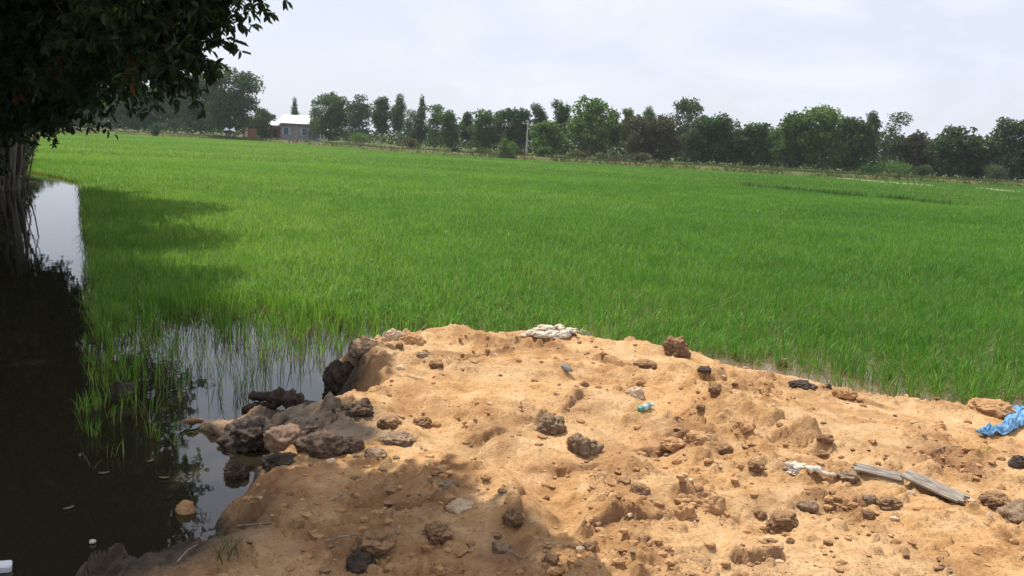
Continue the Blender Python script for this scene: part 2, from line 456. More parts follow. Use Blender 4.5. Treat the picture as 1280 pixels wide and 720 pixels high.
def mound(x, y, full=False):
    x = np.asarray(x, float); y = np.asarray(y, float)
    sd = poly_sd(x, y, OUT)
    wob = fbm(x * 1.7, y * 1.7, 4, 5) * 0.14 + fbm(x * 7, y * 7, 3, 6) * 0.05
    s = sd + wob * sstep(-.6, .1, sd + .3)
    left = sstep(-1.2, -2.0, x + 0.12 * (y - 6))            # the bank on the channel side is steeper
    w = 0.62 - 0.30 * left
    cx_, cy_ = P2(392, 465)
    w = w - .17 * np.exp(-((x - cx_) / .8) ** 2 - ((y - cy_) / 1.1) ** 2)
    prof = sstep(-0.14, 1.0, s / w)
    plate = 0.33 - 0.16 * sstep(1.5, 4.5, x) * sstep(5.0, 7.5, y) - 0.13 * sstep(-1.0, -2.2, x) * sstep(5.6, 4.6, y)
    plate = plate + 0.045 * fbm(x * 0.55, y * 0.55, 3, 9) + 0.03 * fbm(x * 1.6, y * 1.6, 3, 10) + 0.035 * fbm(x * 2.3, y * 3.2, 4, 12, .55, True) * sstep(-.3, .3, fbm(x * .7, y * .7, 2, 13))
    for cx, cy, a, rx, ry in LUMPS: plate = plate + a * np.exp(-((x - cx) / rx) ** 2 - ((y - cy) / ry) ** 2)
    for cx, cy, a, rx, ry in DIPS: plate = plate - a * np.exp(-((x - cx) / rx) ** 2 - ((y - cy) / ry) ** 2)
    clump = np.zeros_like(x)
    for cx, cy, r in CLUMPS: clump = np.maximum(clump, np.exp(-((x - cx) ** 2 + (y - cy) ** 2) / (r * r)))
    patch = sstep(-0.05, 0.45, fbm(x * 0.9 + 31, y * 1.3, 4, 21))
    clump = np.clip(clump * (0.55 + 0.9 * fbm(x * 3, y * 3, 3, 23)) + 0.75 * patch, 0, 1)
    edge = np.exp(-(s / 0.3) ** 2)
    clump = np.clip(clump + 0.6 * edge, 0, 1)
    rut = np.zeros_like(x)
    for pts, a, wd in RUTS:
        d, sg, al = polyline_sd(x, y, pts)
        f = np.exp(-(d / wd) ** 2) * sstep(0, .1, al) * sstep(1, .9, al)
        rut = np.maximum(rut, f)
        plate = plate - a * f + 0.5 * a * np.exp(-((d - wd * 1.7) / (wd * .6)) ** 2)
    clump = clump * (1 - 0.85 * rut)
    jx = x + 0.07 * fbm(x * 5, y * 5, 3, 41); jy = y + 0.07 * fbm(x * 5 + 5, y * 5, 3, 42)
    scar = np.zeros_like(x)
    for pts, a, wd in SCARPS:
        d, sg, al = polyline_sd(jx, jy, pts)
        fade = sstep(0, .15, al) * sstep(1, .85, al)
        up = np.where(sg > 0, np.exp(-d / wd) * sstep(0, .022, d), 0.0)
        dn = np.where(sg <= 0, np.exp(-d / (wd * .25)), 0.0)
        plate = plate + fade * (a * up * (0.8 + 0.9 * fbm(x * 6, y * 6, 3, 43)) - 0.6 * a * dn)
        scar = np.maximum(scar, fade * np.exp(-d / (wd * .35)))
    # cobbly crust
    c1, r1 = cells(jx * 5.5, jy * 6.5, 51)
    c2, r2 = cells(jx * 13 + 3, jy * 15, 55)
    c3, r3 = cells(jx * 30, jy * 33 + 9, 59)
    rough = 0.105 * c1 * (r1 < clump * .75 - .12) * sstep(.1, .6, clump) + 0.058 * c2 * (r2 < clump * 1.1 + .02) + 0.026 * c3 * (r3 < clump * 1.1 + .10)
    rough = rough + 0.022 * clump * fbm(x * 11, y * 11, 4, 61, 0.6, True) + 0.007 * fbm(x * 24, y * 30, 4, 63, 0.7) + 0.008 * (.35 + clump) * fbm(x * 17 + 3, y * 21, 4, 66, 0.7, True) + 0.020 * fbm(x * 4.5, y * 6, 5, 64, .55)
    fine_crack = np.clip(1 - np.abs(fbm(x * 3.1, y * 3.1, 4, 71, .6)) / 0.012, 0, 1) * sstep(.1, .35, fbm(x * .8, y * .8, 2, 72))
    rough = rough - 0.012 * fine_crack
    z = -0.35 + (plate + 0.35) * prof + rough * sstep(-.1, .25, s)
    if not full:
        return z
    mud = np.zeros_like(x)
    for cx, cy, r in MUDS: mud = np.maximum(mud, np.exp(-(((x - cx) ** 2 + (y - cy) ** 2) / (r * r)) ** 1.5))
    wet = sstep(0.14, 0.03, z)                               # damp foot of the bank
    mud = np.clip(np.maximum(mud, wet * (0.35 + 0.5 * left + 0.2 * fbm(x * 4, y * 4, 3, 81))), 0, 1)
    red = np.zeros_like(x)
    for cx, cy, r in REDS: red = np.maximum(red, np.exp(-((x - cx) ** 2 + (y - cy) ** 2) / (r * r)))
    red = np.clip(red * (0.7 + 0.8 * fbm(x * 3.3, y * 3.3, 4, 83)) + 0.5 * scar, 0, 1)
    return z, mud, np.clip(clump * .6 + scar + fine_crack * .6, 0, 1), red


NU, ND = 1000, 760
us = np.linspace(-1.15, 1.45, NU)
ds = np.exp(np.linspace(math.log(1.3), math.log(13.5), ND))
UU, DD = np.meshgrid(us, ds)
MX, MY = UU * DD, DD
MZ, MUD, CLU, RED = mound(MX.ravel(), MY.ravel(), True)
verts = np.stack([MX.ravel(), MY.ravel(), MZ], 1)
idx = np.arange(NU * ND).reshape(ND, NU)
quads = np.stack([idx[:-1, :-1], idx[:-1, 1:], idx[1:, 1:], idx[1:, :-1]], -1).reshape(-1, 4)
zq = MZ[quads].max(1)
quads = quads[zq > -0.33]
used = np.unique(quads); remap = np.full(len(verts), -1); remap[used] = np.arange(len(used))
o = mesh_np('sand_ground', verts[used], remap[quads], M['sand'], smooth=True, attrs={'mud': MUD[used], 'clump': CLU[used], 'red': RED[used]})
tag(o, 'heap of orange sand and clay pushed out into the flooded field', 'sand ground', kind='structure')


def on_mound(pixels):
    """where the sight lines through these pixels meet the sand (or the water)"""
    ts = np.exp(np.linspace(math.log(2.2), math.log(16), 900))
    dirs = np.array([ray(*p) for p in pixels])
    dirs = dirs / dirs[:, 1:2]
    X = dirs[:, 0:1] * ts; Y = np.broadcast_to(ts, X.shape); Z = CAM_H + dirs[:, 2:3] * ts
    H = np.maximum(mound(X.ravel(), Y.ravel()).reshape(X.shape), 0.0)
    hit = (Z <= H)
    k = hit.argmax(1)
    r = np.arange(len(pixels))
    return np.stack([X[r, k], Y[r, k], H[r, k]], 1)


# ------------------------------------------------------------------ ground sheet and water
EDGE_PX = [(-200, 158), (60, 164), (130, 165.5), (200, 168), (300, 173), (400, 180), (480, 186.5), (560, 191.5), (640, 196), (740, 202), (830, 207), (960, 214.5), (1100, 222), (1280, 231), (1500, 243)]
_e = np.array([G(px, py, 0.38)[:2] for px, py in EDGE_PX])
E_TH = np.arctan2(_e[:, 0], _e[:, 1]); E_R = np.hypot(_e[:, 0], _e[:, 1])


def edge_r(x, y):
    return np.interp(np.arctan2(x, y), E_TH, E_R)


def left_bank(y):
    y = np.asarray(y, float)
    return np.where(y < 33, -0.51 * y - 2.75, -0.555 * y - 1.3)


def ground_z(x, y, full=False):
    r = np.hypot(x, y)
    er = edge_r(x, y)
    f = sstep(0.0, 1.6, (r - er) + 0.6 * gnoise(x * .3, y * .3, 3))
    land = 0.32 + 0.14 * fbm(x * .25, y * .25, 3, 5) + 0.25 * np.exp(-((r - er - 2.2) / 1.5) ** 2)
    lb = left_bank(y) + 0.35 * gnoise(x * .6, y * .6, 7)
    g = sstep(0.0, 1.1, lb - x) * sstep(200, 150, r)
    z = -0.35 + (land + .35) * np.maximum(f, g) + 0.25 * g
    soil = np.clip(np.exp(-((r - er - 0.9) / 1.3) ** 2) * (0.35 + 0.7 * gnoise(x * .12, y * .12, 8)) * sstep(.5, .1, x / np.maximum(r, 1)) + g * 0.75, 0, 1)
    return (z, soil) if full else z


th = np.concatenate([np.linspace(-math.pi, -R(52), 60)[:-1], np.linspace(-R(52), R(52), 520), np.linspace(R(52), math.pi, 60)[1:]])
rr = np.concatenate([np.exp(np.linspace(math.log(1.0), math.log(60), 150))[:-1], np.exp(np.linspace(math.log(60), math.log(230), 240))[:-1], np.exp(np.linspace(math.log(230), math.log(5000), 60))])
TH, RRR = np.meshgrid(th, rr)
GX, GY = (np.sin(TH) * RRR).ravel(), (np.cos(TH) * RRR).ravel()
GZ, GS = ground_z(GX, GY, True)
idx = np.arange(len(th) * len(rr)).reshape(len(rr), len(th))
quads = np.stack([idx[:-1, :-1], idx[1:, :-1], idx[1:, 1:], idx[:-1, 1:]], -1).reshape(-1, 4)
o = mesh_np('ground', np.stack([GX, GY, GZ], 1), quads[:, ::-1], M['ground'], smooth=True, attrs={'soil': GS})
tag(o, 'flat farmland with a rough grassy dyke beyond the rice', 'ground', kind='structure')

wx = np.array([-230, -60, -12, 0, 12, 60, 260.]); wy = np.array([-12, 0, 6, 12, 40, 100, 215.])
WX, WY = np.meshgrid(wx, wy)
idx = np.arange(WX.size).reshape(WX.shape)
quads = np.stack([idx[:-1, :-1], idx[:-1, 1:], idx[1:, 1:], idx[1:, :-1]], -1).reshape(-1, 4)
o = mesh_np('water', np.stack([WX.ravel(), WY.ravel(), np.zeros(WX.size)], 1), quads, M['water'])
tag(o, 'still murky water standing in the paddy and the channel', 'water', kind='structure')


# ------------------------------------------------------------------ blades (rice, grass)
def blades(pos, L, W, lean, az, levels, rnd, t0=0.0, droop=0.35):
    """strips of LEVELS segments; returns verts, quads, t, rnd"""
    n = len(pos); k = levels + 1
    ts = np.linspace(0, 1, k)
    dx, dy = np.cos(az), np.sin(az)
    tw = az + np.pi / 2 + RNG.normal(0, .5, n)
    sx, sy = np.cos(tw), np.sin(tw)
    V = np.zeros((n, k, 2, 3), np.float32)
    prof = np.interp(ts, [0, .35, .75, 1], [.55, 1.0, .75, .06])
    for j, t in enumerate(ts):
        out = L * (lean * t + droop * lean * 2.2 * t ** 3)
        up = L * t * (1 - 0.30 * lean * t * (1 + droop * 3 * t))
        cx = pos[:, 0] + dx * out; cy = pos[:, 1] + dy * out; cz = pos[:, 2] + up
        hw = W * prof[j] * 0.5
        for s, sg in ((0, -1), (1, 1)):
            V[:, j, s, 0] = cx + sg * sx * hw; V[:, j, s, 1] = cy + sg * sy * hw; V[:, j, s, 2] = cz
    base = (np.arange(n) * k * 2)[:, None]
    q = []
    for j in range(levels):
        q.append(base + np.array([[2 * j, 2 * j + 1, 2 * j + 3, 2 * j + 2]]))
    q = np.stack(q, 1).reshape(-1, 4)
    T = np.broadcast_to((t0 + (1 - t0) * ts)[None, :, None], (n, k, 2)).ravel()
    RN = np.broadcast_to(rnd[:, None, None], (n, k, 2)).ravel()
    return V.reshape(-1, 3), q, T, RN


def join_np(parts):
    vs, qs, ts, rs = [], [], [], []; off = 0
    for v, q, t, r in parts:
        vs.append(v); qs.append(q + off); ts.append(t); rs.append(r); off += len(v)
    return np.concatenate(vs), np.concatenate(qs), np.concatenate(ts), np.concatenate(rs)


POND = np.array([P2(98, 233), P2(108, 350), P2(112, 470), P2(100, 560), P2(60, 760), P2(420, 760), P2(420, 560), P2(402, 470), P2(330, 440), P2(262, 415), P2(215, 430), P2(180, 480), P2(166, 552), P2(172, 450), P2(150, 425), P2(120, 400)])
MARGIN = P2(965, 470)
OPEN = np.array([P2(168, 560), P2(172, 450), P2(215, 398), P2(300, 396), P2(388, 424), P2(410, 520), P2(300, 600), P2(210, 700), P2(150, 700)])
CHAN = np.array([P2(40, 216), P2(100, 229), P2(109, 350), P2(104, 470), P2(92, 560), P2(40, 800), (-9, 0), (-14, 10), (-22, 36)])
STRIP = np.array([P2(108, 300), P2(180, 380), P2(168, 480), P2(154, 550), P2(108, 556), P2(108, 470)])
BARE = P2(1087, 445, 0.1)


def rice_density(x, y):
    r = np.hypot(x, y)
    d = sstep(0.3, -0.5, r - edge_r(x, y))
    d = d * sstep(0.1, 0.5, x - left_bank(y) - 0.2)
    ch = poly_sd(x, y, CHAN)
    d = d * sstep(0.05, -0.12, ch + 0.12 * gnoise(x * 2, y * 2, 90))
    s = poly_sd(x, y, OUT)
    d = d * sstep(-0.12, -0.40, s + 0.12 * fbm(x * 1.3, y * 1.3, 3, 91))
    d = d * (1 - sstep(-0.95, -0.35, s) * np.exp(-((x - MARGIN[0]) / 1.0) ** 2 - ((y - MARGIN[1]) / 1.0) ** 2) * 1.2)
    # shallow muddy margin along the sand on the right
    op = poly_sd(x, y, OPEN)
    st = poly_sd(x, y, STRIP)
    d = d * (1 - .97 * sstep(6.15, 5.7, y + .3 * gnoise(x * 3, y * 3, 99)) * sstep(-1.6, -1.9, x))
    thin = 1 - 0.94 * sstep(-1.0, 0.55, op + 0.25 * gnoise(x * 1.5, y * 1.5, 92)) ** .8 * (1 - 0.45 * sstep(-.1, .1, st))
    d = d * thin
    marg = np.clip(1 - np.clip(-s - .3, 0, 5) / 1.6, 0, 1) * sstep(1.5, -0.5, x)
    d = d * (1 - 0.6 * marg)
    d = d * (1 - sstep(0.16, 0.05, np.hypot(x - BARE[0], (y - BARE[1]) * .5)))
    d = d * (0.72 + 0.4 * fbm(x * .8, y * .8, 3, 93))
    return np.clip(d * 1.2, 0, 1)


def rice_band(r0, r1, n_per, levels, clump_n, wscale, hmul=1.0):
    th0, th1 = -R(42), R(42)
    area = 0.5 * (th1 - th0) * (r1 * r1 - r0 * r0)
    nh = int(area * n_per / clump_n)
    rad = np.sqrt(RNG.uniform(r0 * r0, r1 * r1, nh)); a = RNG.uniform(th0, th1, nh)
    x = rad * np.sin(a); y = rad * np.cos(a)
    keep = RNG.random(nh) < rice_density(x, y)
    x, y = x[keep], y[keep]
    nh = len(x)
    hh = 0.285 * (1 + 0.18 * fbm(x * .25, y * .25, 3, 95) + 0.08 * fbm(x * 1.1, y * 1.1, 2, 96)) * RNG.uniform(.93, 1.07, nh) * hmul
    s = poly_sd(x, y, OPEN); hh = hh * (1 - 0.18 * sstep(-.4, .2, s)) * (1 - .35 * sstep(-.25, .05, poly_sd(x, y, STRIP)) * sstep(9.5, 8, y))
    hx = np.repeat(x, clump_n); hy = np.repeat(y, clump_n); hL = np.repeat(hh, clump_n)
    n = len(hx)
    spread = 0.025 * (wscale if wscale < 3 else wscale * .6)
    pos = np.stack([hx + RNG.normal(0, spread, n), hy + RNG.normal(0, spread, n), np.full(n, -0.02)], 1)
    tone = 0.42 + 0.28 * fbm(hx * .06, hy * .10, 3, 97) + 0.2 * fbm(hx * .7, hy * .7, 2, 98) + .16 * sstep(.0, -.35, hx / hy) - .15 * sstep(-.05, .4, hx / hy)
    rnd = np.clip(tone + RNG.normal(0, .22, n), 0, 0.93)
    rnd = np.where(RNG.random(n) < .012, 1.0, rnd)
    L = hL * RNG.uniform(.72, 1.06, n)
    lean = np.abs(RNG.normal(.26, .22, n)) + 0.03
    lean = lean * np.where(poly_sd(hx, hy, OPEN) > -.9, .5, 1.0)
    W = 0.0075 * wscale * RNG.uniform(.7, 1.3, n)
    return blades(pos, L, W, lean, RNG.uniform(0, 2 * np.pi, n), levels, rnd)


bands = [rice_band(4.5, 10, 1050, 4, 6, 0.85), rice_band(10, 17, 1150, 3, 6, 1.0), rice_band(17, 30, 800, 3, 5, 1.3), rice_band(30, 60, 360, 2, 4, 2.2), rice_band(60, 200, 65, 2, 3, 4.8, .9)]
n = 5200
sx_ = RNG.uniform(-5.0, -1.6, n); sy_ = RNG.uniform(6.0, 11.5, n)
po = poly_sd(sx_, sy_, np.array([P2(166, 556), P2(160, 440), P2(215, 380), P2(330, 380), P2(395, 415), P2(400, 500), P2(330, 505), P2(230, 520), P2(200, 575), P2(120, 570)]))
kp = (po > 0) & (poly_sd(sx_, sy_, OUT) < -.15) & (RNG.random(n) < .12 + .55 * sstep(7.2, 10, sy_)) & (fbm(sx_ * 2.2, sy_ * 1.2, 3, 88) > -.12)
sx_, sy_ = sx_[kp], sy_[kp]
sx_ = np.repeat(sx_, 2); sy_ = np.repeat(sy_, 2); n = len(sx_)
bands.append(blades(np.stack([sx_ + RNG.normal(0, .012, n), sy_ + RNG.normal(0, .012, n), np.full(n, -.02)], 1), RNG.uniform(.2, .42, n), np.full(n, .006), np.abs(RNG.normal(.13, .12, n)), RNG.uniform(0, 6.28, n), 4, np.clip(RNG.normal(.3, .25, n), 0, .9)))
v, q, t, rn = join_np(bands)
o = mesh_np('rice_grass', v, q, M['rice'], attrs={'t': t, 'rnd': rn})
tag(o, 'young green rice standing in the flooded paddy field', 'rice', kind='stuff')
print('rice quads', len(q))

# the low dyke across the right of the field, with taller grass on it
def grass_material(name, a, b, dry):
    k = N(name)
    col = k.ramp(k.attr('rnd'), [(0, a), (.7, b), (1, dry)])
    p = k.bsdf(col, .7, .15)
    tr = k.n('ShaderNodeBsdfTranslucent'); k.link(col, tr.inputs['Color'])
    mx = k.n('ShaderNodeMixShader', i={0: .3, 1: p, 2: tr.outputs[0]})
    return k.done(mx.outputs[0])


M['dyke_grass'] = grass_material('dyke_grass', (0.04, 0.075, 0.02), (0.10, 0.14, 0.04), (0.20, 0.16, 0.08))
M['dark_grass'] = grass_material('dark_grass', (0.035, 0.085, 0.016), (0.075, 0.15, 0.03), (0.14, 0.19, 0.05))
M['straw'] = grass_material('pale_straw', (0.42, 0.38, 0.20), (0.62, 0.56, 0.33), (0.70, 0.64, 0.42))


def strip_points(pxs, z, n, wid, wob=0.0):
    pts = np.array([P2(a, b, z) for a, b in pxs])
    seg = np.hypot(*np.diff(pts, axis=0).T); cum = np.concatenate([[0], np.cumsum(seg)])
    s = RNG.uniform(0, cum[-1], n)
    x = np.interp(s, cum, pts[:, 0]); y = np.interp(s, cum, pts[:, 1])
    return x + RNG.normal(0, wid, n), y + RNG.normal(0, wid, n), s / cum[-1]


x, y, s = strip_points([(930, 229), (1000, 235.5), (1060, 241), (1120, 245), (1177, 251), (1240, 256)], .3, 1900, .25)
kp = fbm(s * 18, s * 0, 3, 33) > -0.18 + 0.5 * np.abs(s - .5)
x, y = x[kp], y[kp]
n = len(x)
v, q, t, rn = blades(np.stack([x, y, np.full(n, 0.05)], 1), RNG.uniform(.26, .50, n), np.full(n, .03), np.abs(RNG.normal(.2, .12, n)), RNG.uniform(0, 6.28, n), 2, RNG.random(n) * .85)
o = mesh_np('dyke_grass', v, q, M['dark_grass'], attrs={'t': t, 'rnd': rn})
tag(o, 'line of taller dark grass along the low dyke across the rice', 'grass', kind='stuff')

x, y, s = strip_points([(1040, 221), (1065, 223), (1110, 227), (1160, 230.5)], .35, 420, .5)
x2, y2, s2 = strip_points([(1225, 234), (1255, 237), (1275, 239)], .35, 150, .5)
x = np.concatenate([x, x2]); y = np.concatenate([y, y2]); s = np.concatenate([s, s2 + 3])
kp = fbm(s * 14, s * 0, 3, 34) > 0.02
x, y = x[kp], y[kp]; n = len(x)
v, q, t, rn = blades(np.stack([x, y, np.full(n, 0.22)], 1), RNG.uniform(.12, .24, n), np.full(n, .08), np.abs(RNG.normal(.5, .2, n)), RNG.uniform(0, 6.28, n), 2, RNG.random(n))
o = mesh_np('dry_straw_litter', v, q, M['straw'], attrs={'t': t, 'rnd': rn})
tag(o, 'pale dry straw lying in a broken line over the far rice', 'straw', kind='stuff')

# rough grass of the far dyke and the left bank
n = 60000
a = RNG.uniform(-R(38), R(38), n)
er = np.interp(a, E_TH, E_R)
rad = er + RNG.exponential(9, n) + 0.3
x, y = rad * np.sin(a), rad * np.cos(a)
kp = (fbm(x * .12, y * .12, 3, 36) + RNG.normal(0, .25, n) > -0.08)
x, y = x[kp], y[kp]; n = len(x)
tone = np.clip(.45 + .55 * fbm(x * .08, y * .08, 3, 37) + RNG.normal(0, .2, n), 0, 1)
b1 = blades(np.stack([x, y, ground_z(x, y) - .03], 1), RNG.uniform(.12, .5, n) * (0.6 + .8 * RNG.random(n)), np.full(n, .10), np.abs(RNG.normal(.35, .2, n)), RNG.uniform(0, 6.28, n), 2, tone)
n = 16000
y = RNG.uniform(4, 60, n); x = left_bank(y) - RNG.exponential(.9, n) - .1
tone = np.clip(.5 + RNG.normal(0, .25, n), 0, 1)
b2 = blades(np.stack([x, y, ground_z(x, y) - .03], 1), RNG.uniform(.12, .5, n), np.full(n, .02), np.abs(RNG.normal(.35, .2, n)), RNG.uniform(0, 6.28, n), 2, tone)
v, q, t, rn = join_np([b1, b2])
o = mesh_np('rough_grass', v, q, M['dyke_grass'], attrs={'t': t, 'rnd': rn})
tag(o, 'patchy rough grass, green and dry, on the dyke and banks', 'grass', kind='stuff')


# ------------------------------------------------------------------ trees
def tube(path, radii, sides=7):
    """tapered tube through points; returns verts, quads"""
    path = [np.array(p, float) for p in path]
    V, Q = [], []
    for i, p in enumerate(path):
        d = path[min(i + 1, len(path) - 1)] - path[max(i - 1, 0)]
        d /= np.linalg.norm(d) + 1e-9
        a = np.cross(d, [0, 0, 1.0] if abs(d[2]) < .9 else [1.0, 0, 0]); a /= np.linalg.norm(a) + 1e-9
        b = np.cross(d, a)
        for k in range(sides):
            w = 2 * math.pi * k / sides
            V.append(p + radii[i] * (a * math.cos(w) + b * math.sin(w)))
    for i in range(len(path) - 1):
        for k in range(sides):
            k2 = (k + 1) % sides
            Q.append((i * sides + k, i * sides + k2, (i + 1) * sides + k2, (i + 1) * sides + k))
    return np.array(V), np.array(Q)


def tubes(specs, sides=7):
    V, Q = [], []; off = 0
    for path, radii in specs:
        v, q = tube(path, radii, sides)
        V.append(v); Q.append(q + off); off += len(v)
    return np.concatenate(V), np.concatenate(Q)


def bend(p, q, n=5, wob=.1, rng=random):
    p = np.array(p, float); q = np.array(q, float)
    L = np.linalg.norm(q - p)
    out = []
    for i in range(n):
        t = i / (n - 1)
        w = wob * L * math.sin(math.pi * t)
        out.append(p + (q - p) * t + np.array([rng.uniform(-1, 1), rng.uniform(-1, 1), rng.uniform(-.5, .5)]) * w)
    return out


def leaf_quads(c, dirs, nrm, L, W, rnd, fold=.25):
    """pointed leaves of two quads each: c base, dirs along, nrm rough normal"""
    n = len(c)
    dirs = dirs / (np.linalg.norm(dirs, axis=1, keepdims=True) + 1e-9)
    side = np.cross(dirs, nrm); side /= (np.linalg.norm(side, axis=1, keepdims=True) + 1e-9)
    up = np.cross(side, dirs)
    L = L[:, None]; W = W[:, None]
    P = np.zeros((n, 6, 3), np.float32)
    P[:, 0] = c
    P[:, 1] = c + dirs * L * .35 + side * W * .5 + up * W * fold
    P[:, 2] = c + dirs * L * .75 + side * W * .36 + up * W * fold * .6
    P[:, 3] = c + dirs * L - up * L * .12
    P[:, 4] = c + dirs * L * .75 - side * W * .36 + up * W * fold * .6
    P[:, 5] = c + dirs * L * .35 - side * W * .5 + up * W * fold
    b = (np.arange(n) * 6)[:, None]
    q = np.concatenate([b + np.array([[0, 1, 2, 3]]), b + np.array([[0, 3, 4, 5]])])
    return P.reshape(-1, 3), q, np.repeat(rnd, 6)


def rand_dirs(n):
    v = RNG.normal(0, 1, (n, 3))
    return v / np.linalg.norm(v, axis=1, keepdims=True)


def big_tree(name, base, lobes, label, stems, n_twigs, leaf_len, leaves_per=13, bark='bark', dead=0.0):
    """a near tree: leaves on twigs inside the lobes (centre, radii, weight), limbs from the stems to the lobes"""
    root = empty(name, base)
    tag(root, label, 'tree', 'tall trees along the left bank')
    base = np.array(base, float)
    # stems and limbs
    specs = []
    tops = []
    for (p, q, r0, r1) in stems:
        path = bend(p, q, 7, .035)
        specs.append((path, list(np.linspace(r0, r1, 7))))
        tops.append((path, r1))
    limbs = []
    for c, rad, w in lobes:
        best = min(tops, key=lambda tp: np.linalg.norm(np.array(tp[0][-1]) - np.array(c)))
        start = best[0][6 if (c[1] < 10 and base[1] > 12) else random.choice((3, 4, 5, 6))]
        path = bend(start, c, 6, .09)
        limbs.append((path, list(np.linspace(best[1] * .8, .025, 6))))
        for k in range(9):
            d = rand_dirs(1)[0] * np.array(rad) * random.uniform(.55, .95)
            s = path[random.choice((3, 4, 5))]
            limbs.append((bend(s, np.array(c) + d, 5, .12), list(np.linspace(.028, .006, 5))))
    v, q = tubes(specs, 10)
    mesh_np('trunk', v - base, q, M[bark], root, smooth=True)
    v, q = tubes(limbs, 6)
    mesh_np('limb', v - base, q, M['bark_dark'], root, smooth=True)
    W = np.array([l[2] for l in lobes], float); W /= W.sum()
    tw = []
    for (c, rad, w), f in zip(lobes, W):
        k = int(n_twigs * f)
        d = rand_dirs(k)
        rr_ = RNG.uniform(0.25, 1.0, k) ** .5
        # lumpy surface
        lump = 1 + .22 * np.sin(d[:, 0] * 5 + c[0]) * np.cos(d[:, 2] * 6 + c[1]) + .16 * np.sin(d[:, 1] * 9 + 2 * c[2])
        tw.append(np.array(c) + d * np.array(rad) * (rr_ * lump)[:, None])
    tw = np.concatenate(tw)
    n = len(tw)
    tdir = rand_dirs(n) * np.array([1, 1, .5]) + np.array([0, 0, -.25])
    tdir += (tw - np.mean(tw, 0)) * .12
    tdir /= np.linalg.norm(tdir, axis=1, keepdims=True)
    tlen = RNG.uniform(.25, .6, n) * leaf_len / .13
    ii = np.repeat(np.arange(n), leaves_per)
    m_ = len(ii)
    along = RNG.uniform(0, 1, m_)
    c = tw[ii] + tdir[ii] * (tlen[ii] * along)[:, None]
    d = tdir[ii] * .5 + rand_dirs(m_) * .9 + np.array([0, 0, -.35])
    nr = rand_dirs(m_) * .7 + np.array([0, 0, 1.0])
    L = leaf_len * RNG.uniform(.6, 1.25, m_); Wd = L * RNG.uniform(.36, .5, m_)
    v, q, rn = leaf_quads(c, d, nr, L, Wd, np.clip(np.repeat(RNG.random(n), leaves_per) * .7 + RNG.random(m_) * .3, 0, 1))
    mi = None
    mats = [M['leaf_near']]
    if dead:
        twd = (RNG.random(n) < dead)[ii]
        mi = np.concatenate([twd, twd]).astype(int); mats = [M['leaf_near'], M['leaf_dead']]
    mesh_np('crown', v - base, q, mats, root, attrs={'rnd': rn}, mat_idx=mi)
    return root


# the tree whose crown hangs into the picture (trunk just outside on the left)
D = 13.0
lobesB = [((-9.6, 14.2, 6.0), (3.2, 2.6, 2.2), 3.0), ((-7.4, 13.2, 4.3), (1.9, 1.6, 1.35), 2.0), ((-9.3, 13.0, 3.5), (1.7, 1.6, 1.2), 1.4), ((-7.6, 13.6, 5.6), (1.7, 1.6, 1.2), 1.0),
          ((-11.0, 14.0, 4.4), (1.8, 1.8, 1.8), 1.2), ((-8.7, 13.2, 2.75), (1.2, 1.1, .8), .8), ((-7.0, 12.4, 2.85), (.9, .9, .6), .5), ((-8.0, 12.4, 2.6), (1.0, 1.0, .65), .5),
          ((-5.75, 11.3, 4.8), (1.05, 1.1, .8), .8), ((-5.6, 11.4, 3.1), (.6, .7, .5), .22), ((-5.4, 11.2, 3.7), (.65, .7, .6), .3),
          ((-3.85, 9.0, 3.5), (.62, .6, .55), .3), ((-3.45, 8.8, 3.75), (.5, .6, .42), .17), ((-3.1, 8.8, 4.3), (.6, .6, .36), .2), ((-2.86, 8.8, 3.92), (.30, .4, .2), .06), ((-3.6, 8.9, 2.92), (.28, .4, .24), .06),
          ((-7.3, 11.3, 3.9), (1.25, .9, 1.05), .7), ((-6.6, 11.6, 4.2), (.9, .8, .8), .4), ((-8.6, 12.3, 4.6), (1.2, .9, 1.2), .6), ((-6.4, 10.6, 5.9), (1.4, 1.2, .8), .7), ((-5.9, 9.3, 6.1), (1.2, 1.1, .7), .6)]
big_tree('broadleaf_tree', (-10.6, 14.2, .3), lobesB, 'dark broad leaved tree whose drooping boughs fill the upper left corner against the sky',
         [((-10.6, 14.2, -.3), (-9.4, 13.6, 5.2), .30, .11), ((-10.5, 14.3, .4), (-6.4, 11.3, 6.6), .16, .06), ((-10.5, 14.3, .4), (-11.6, 14.8, 4.8), .2, .09)], 9800, .125, 13, 'bark_dark', .008)

lobesE = [((-13.2, 22.5, 6.4), (3.0, 3.2, 1.9), 3.0), ((-10.9, 19.7, 5.9), (2.1, 2.2, 1.2), 1.5), ((-10.3, 17.6, 6.0), (1.6, 1.7, 1.0), .9), ((-8.8, 18.6, 6.2), (1.3, 1.6, .9), .8), ((-11.6, 24.6, 6.2), (1.9, 2.0, 1.2), 1.2), ((-14.2, 21.5, 4.2), (2.0, 2.4, 1.4), 1.2)]
big_tree('broadleaf_tree', (-15.2, 22.4, .4), lobesE, 'dark tree behind the hanging boughs, shading the left side of the rice',
         [((-15.2, 22.4, -.3), (-13.4, 22.4, 5.6), .28, .12), ((-15.1, 22.5, .5), (-12.6, 20.6, 5.0), .16, .07)], 3600, .18, 13)

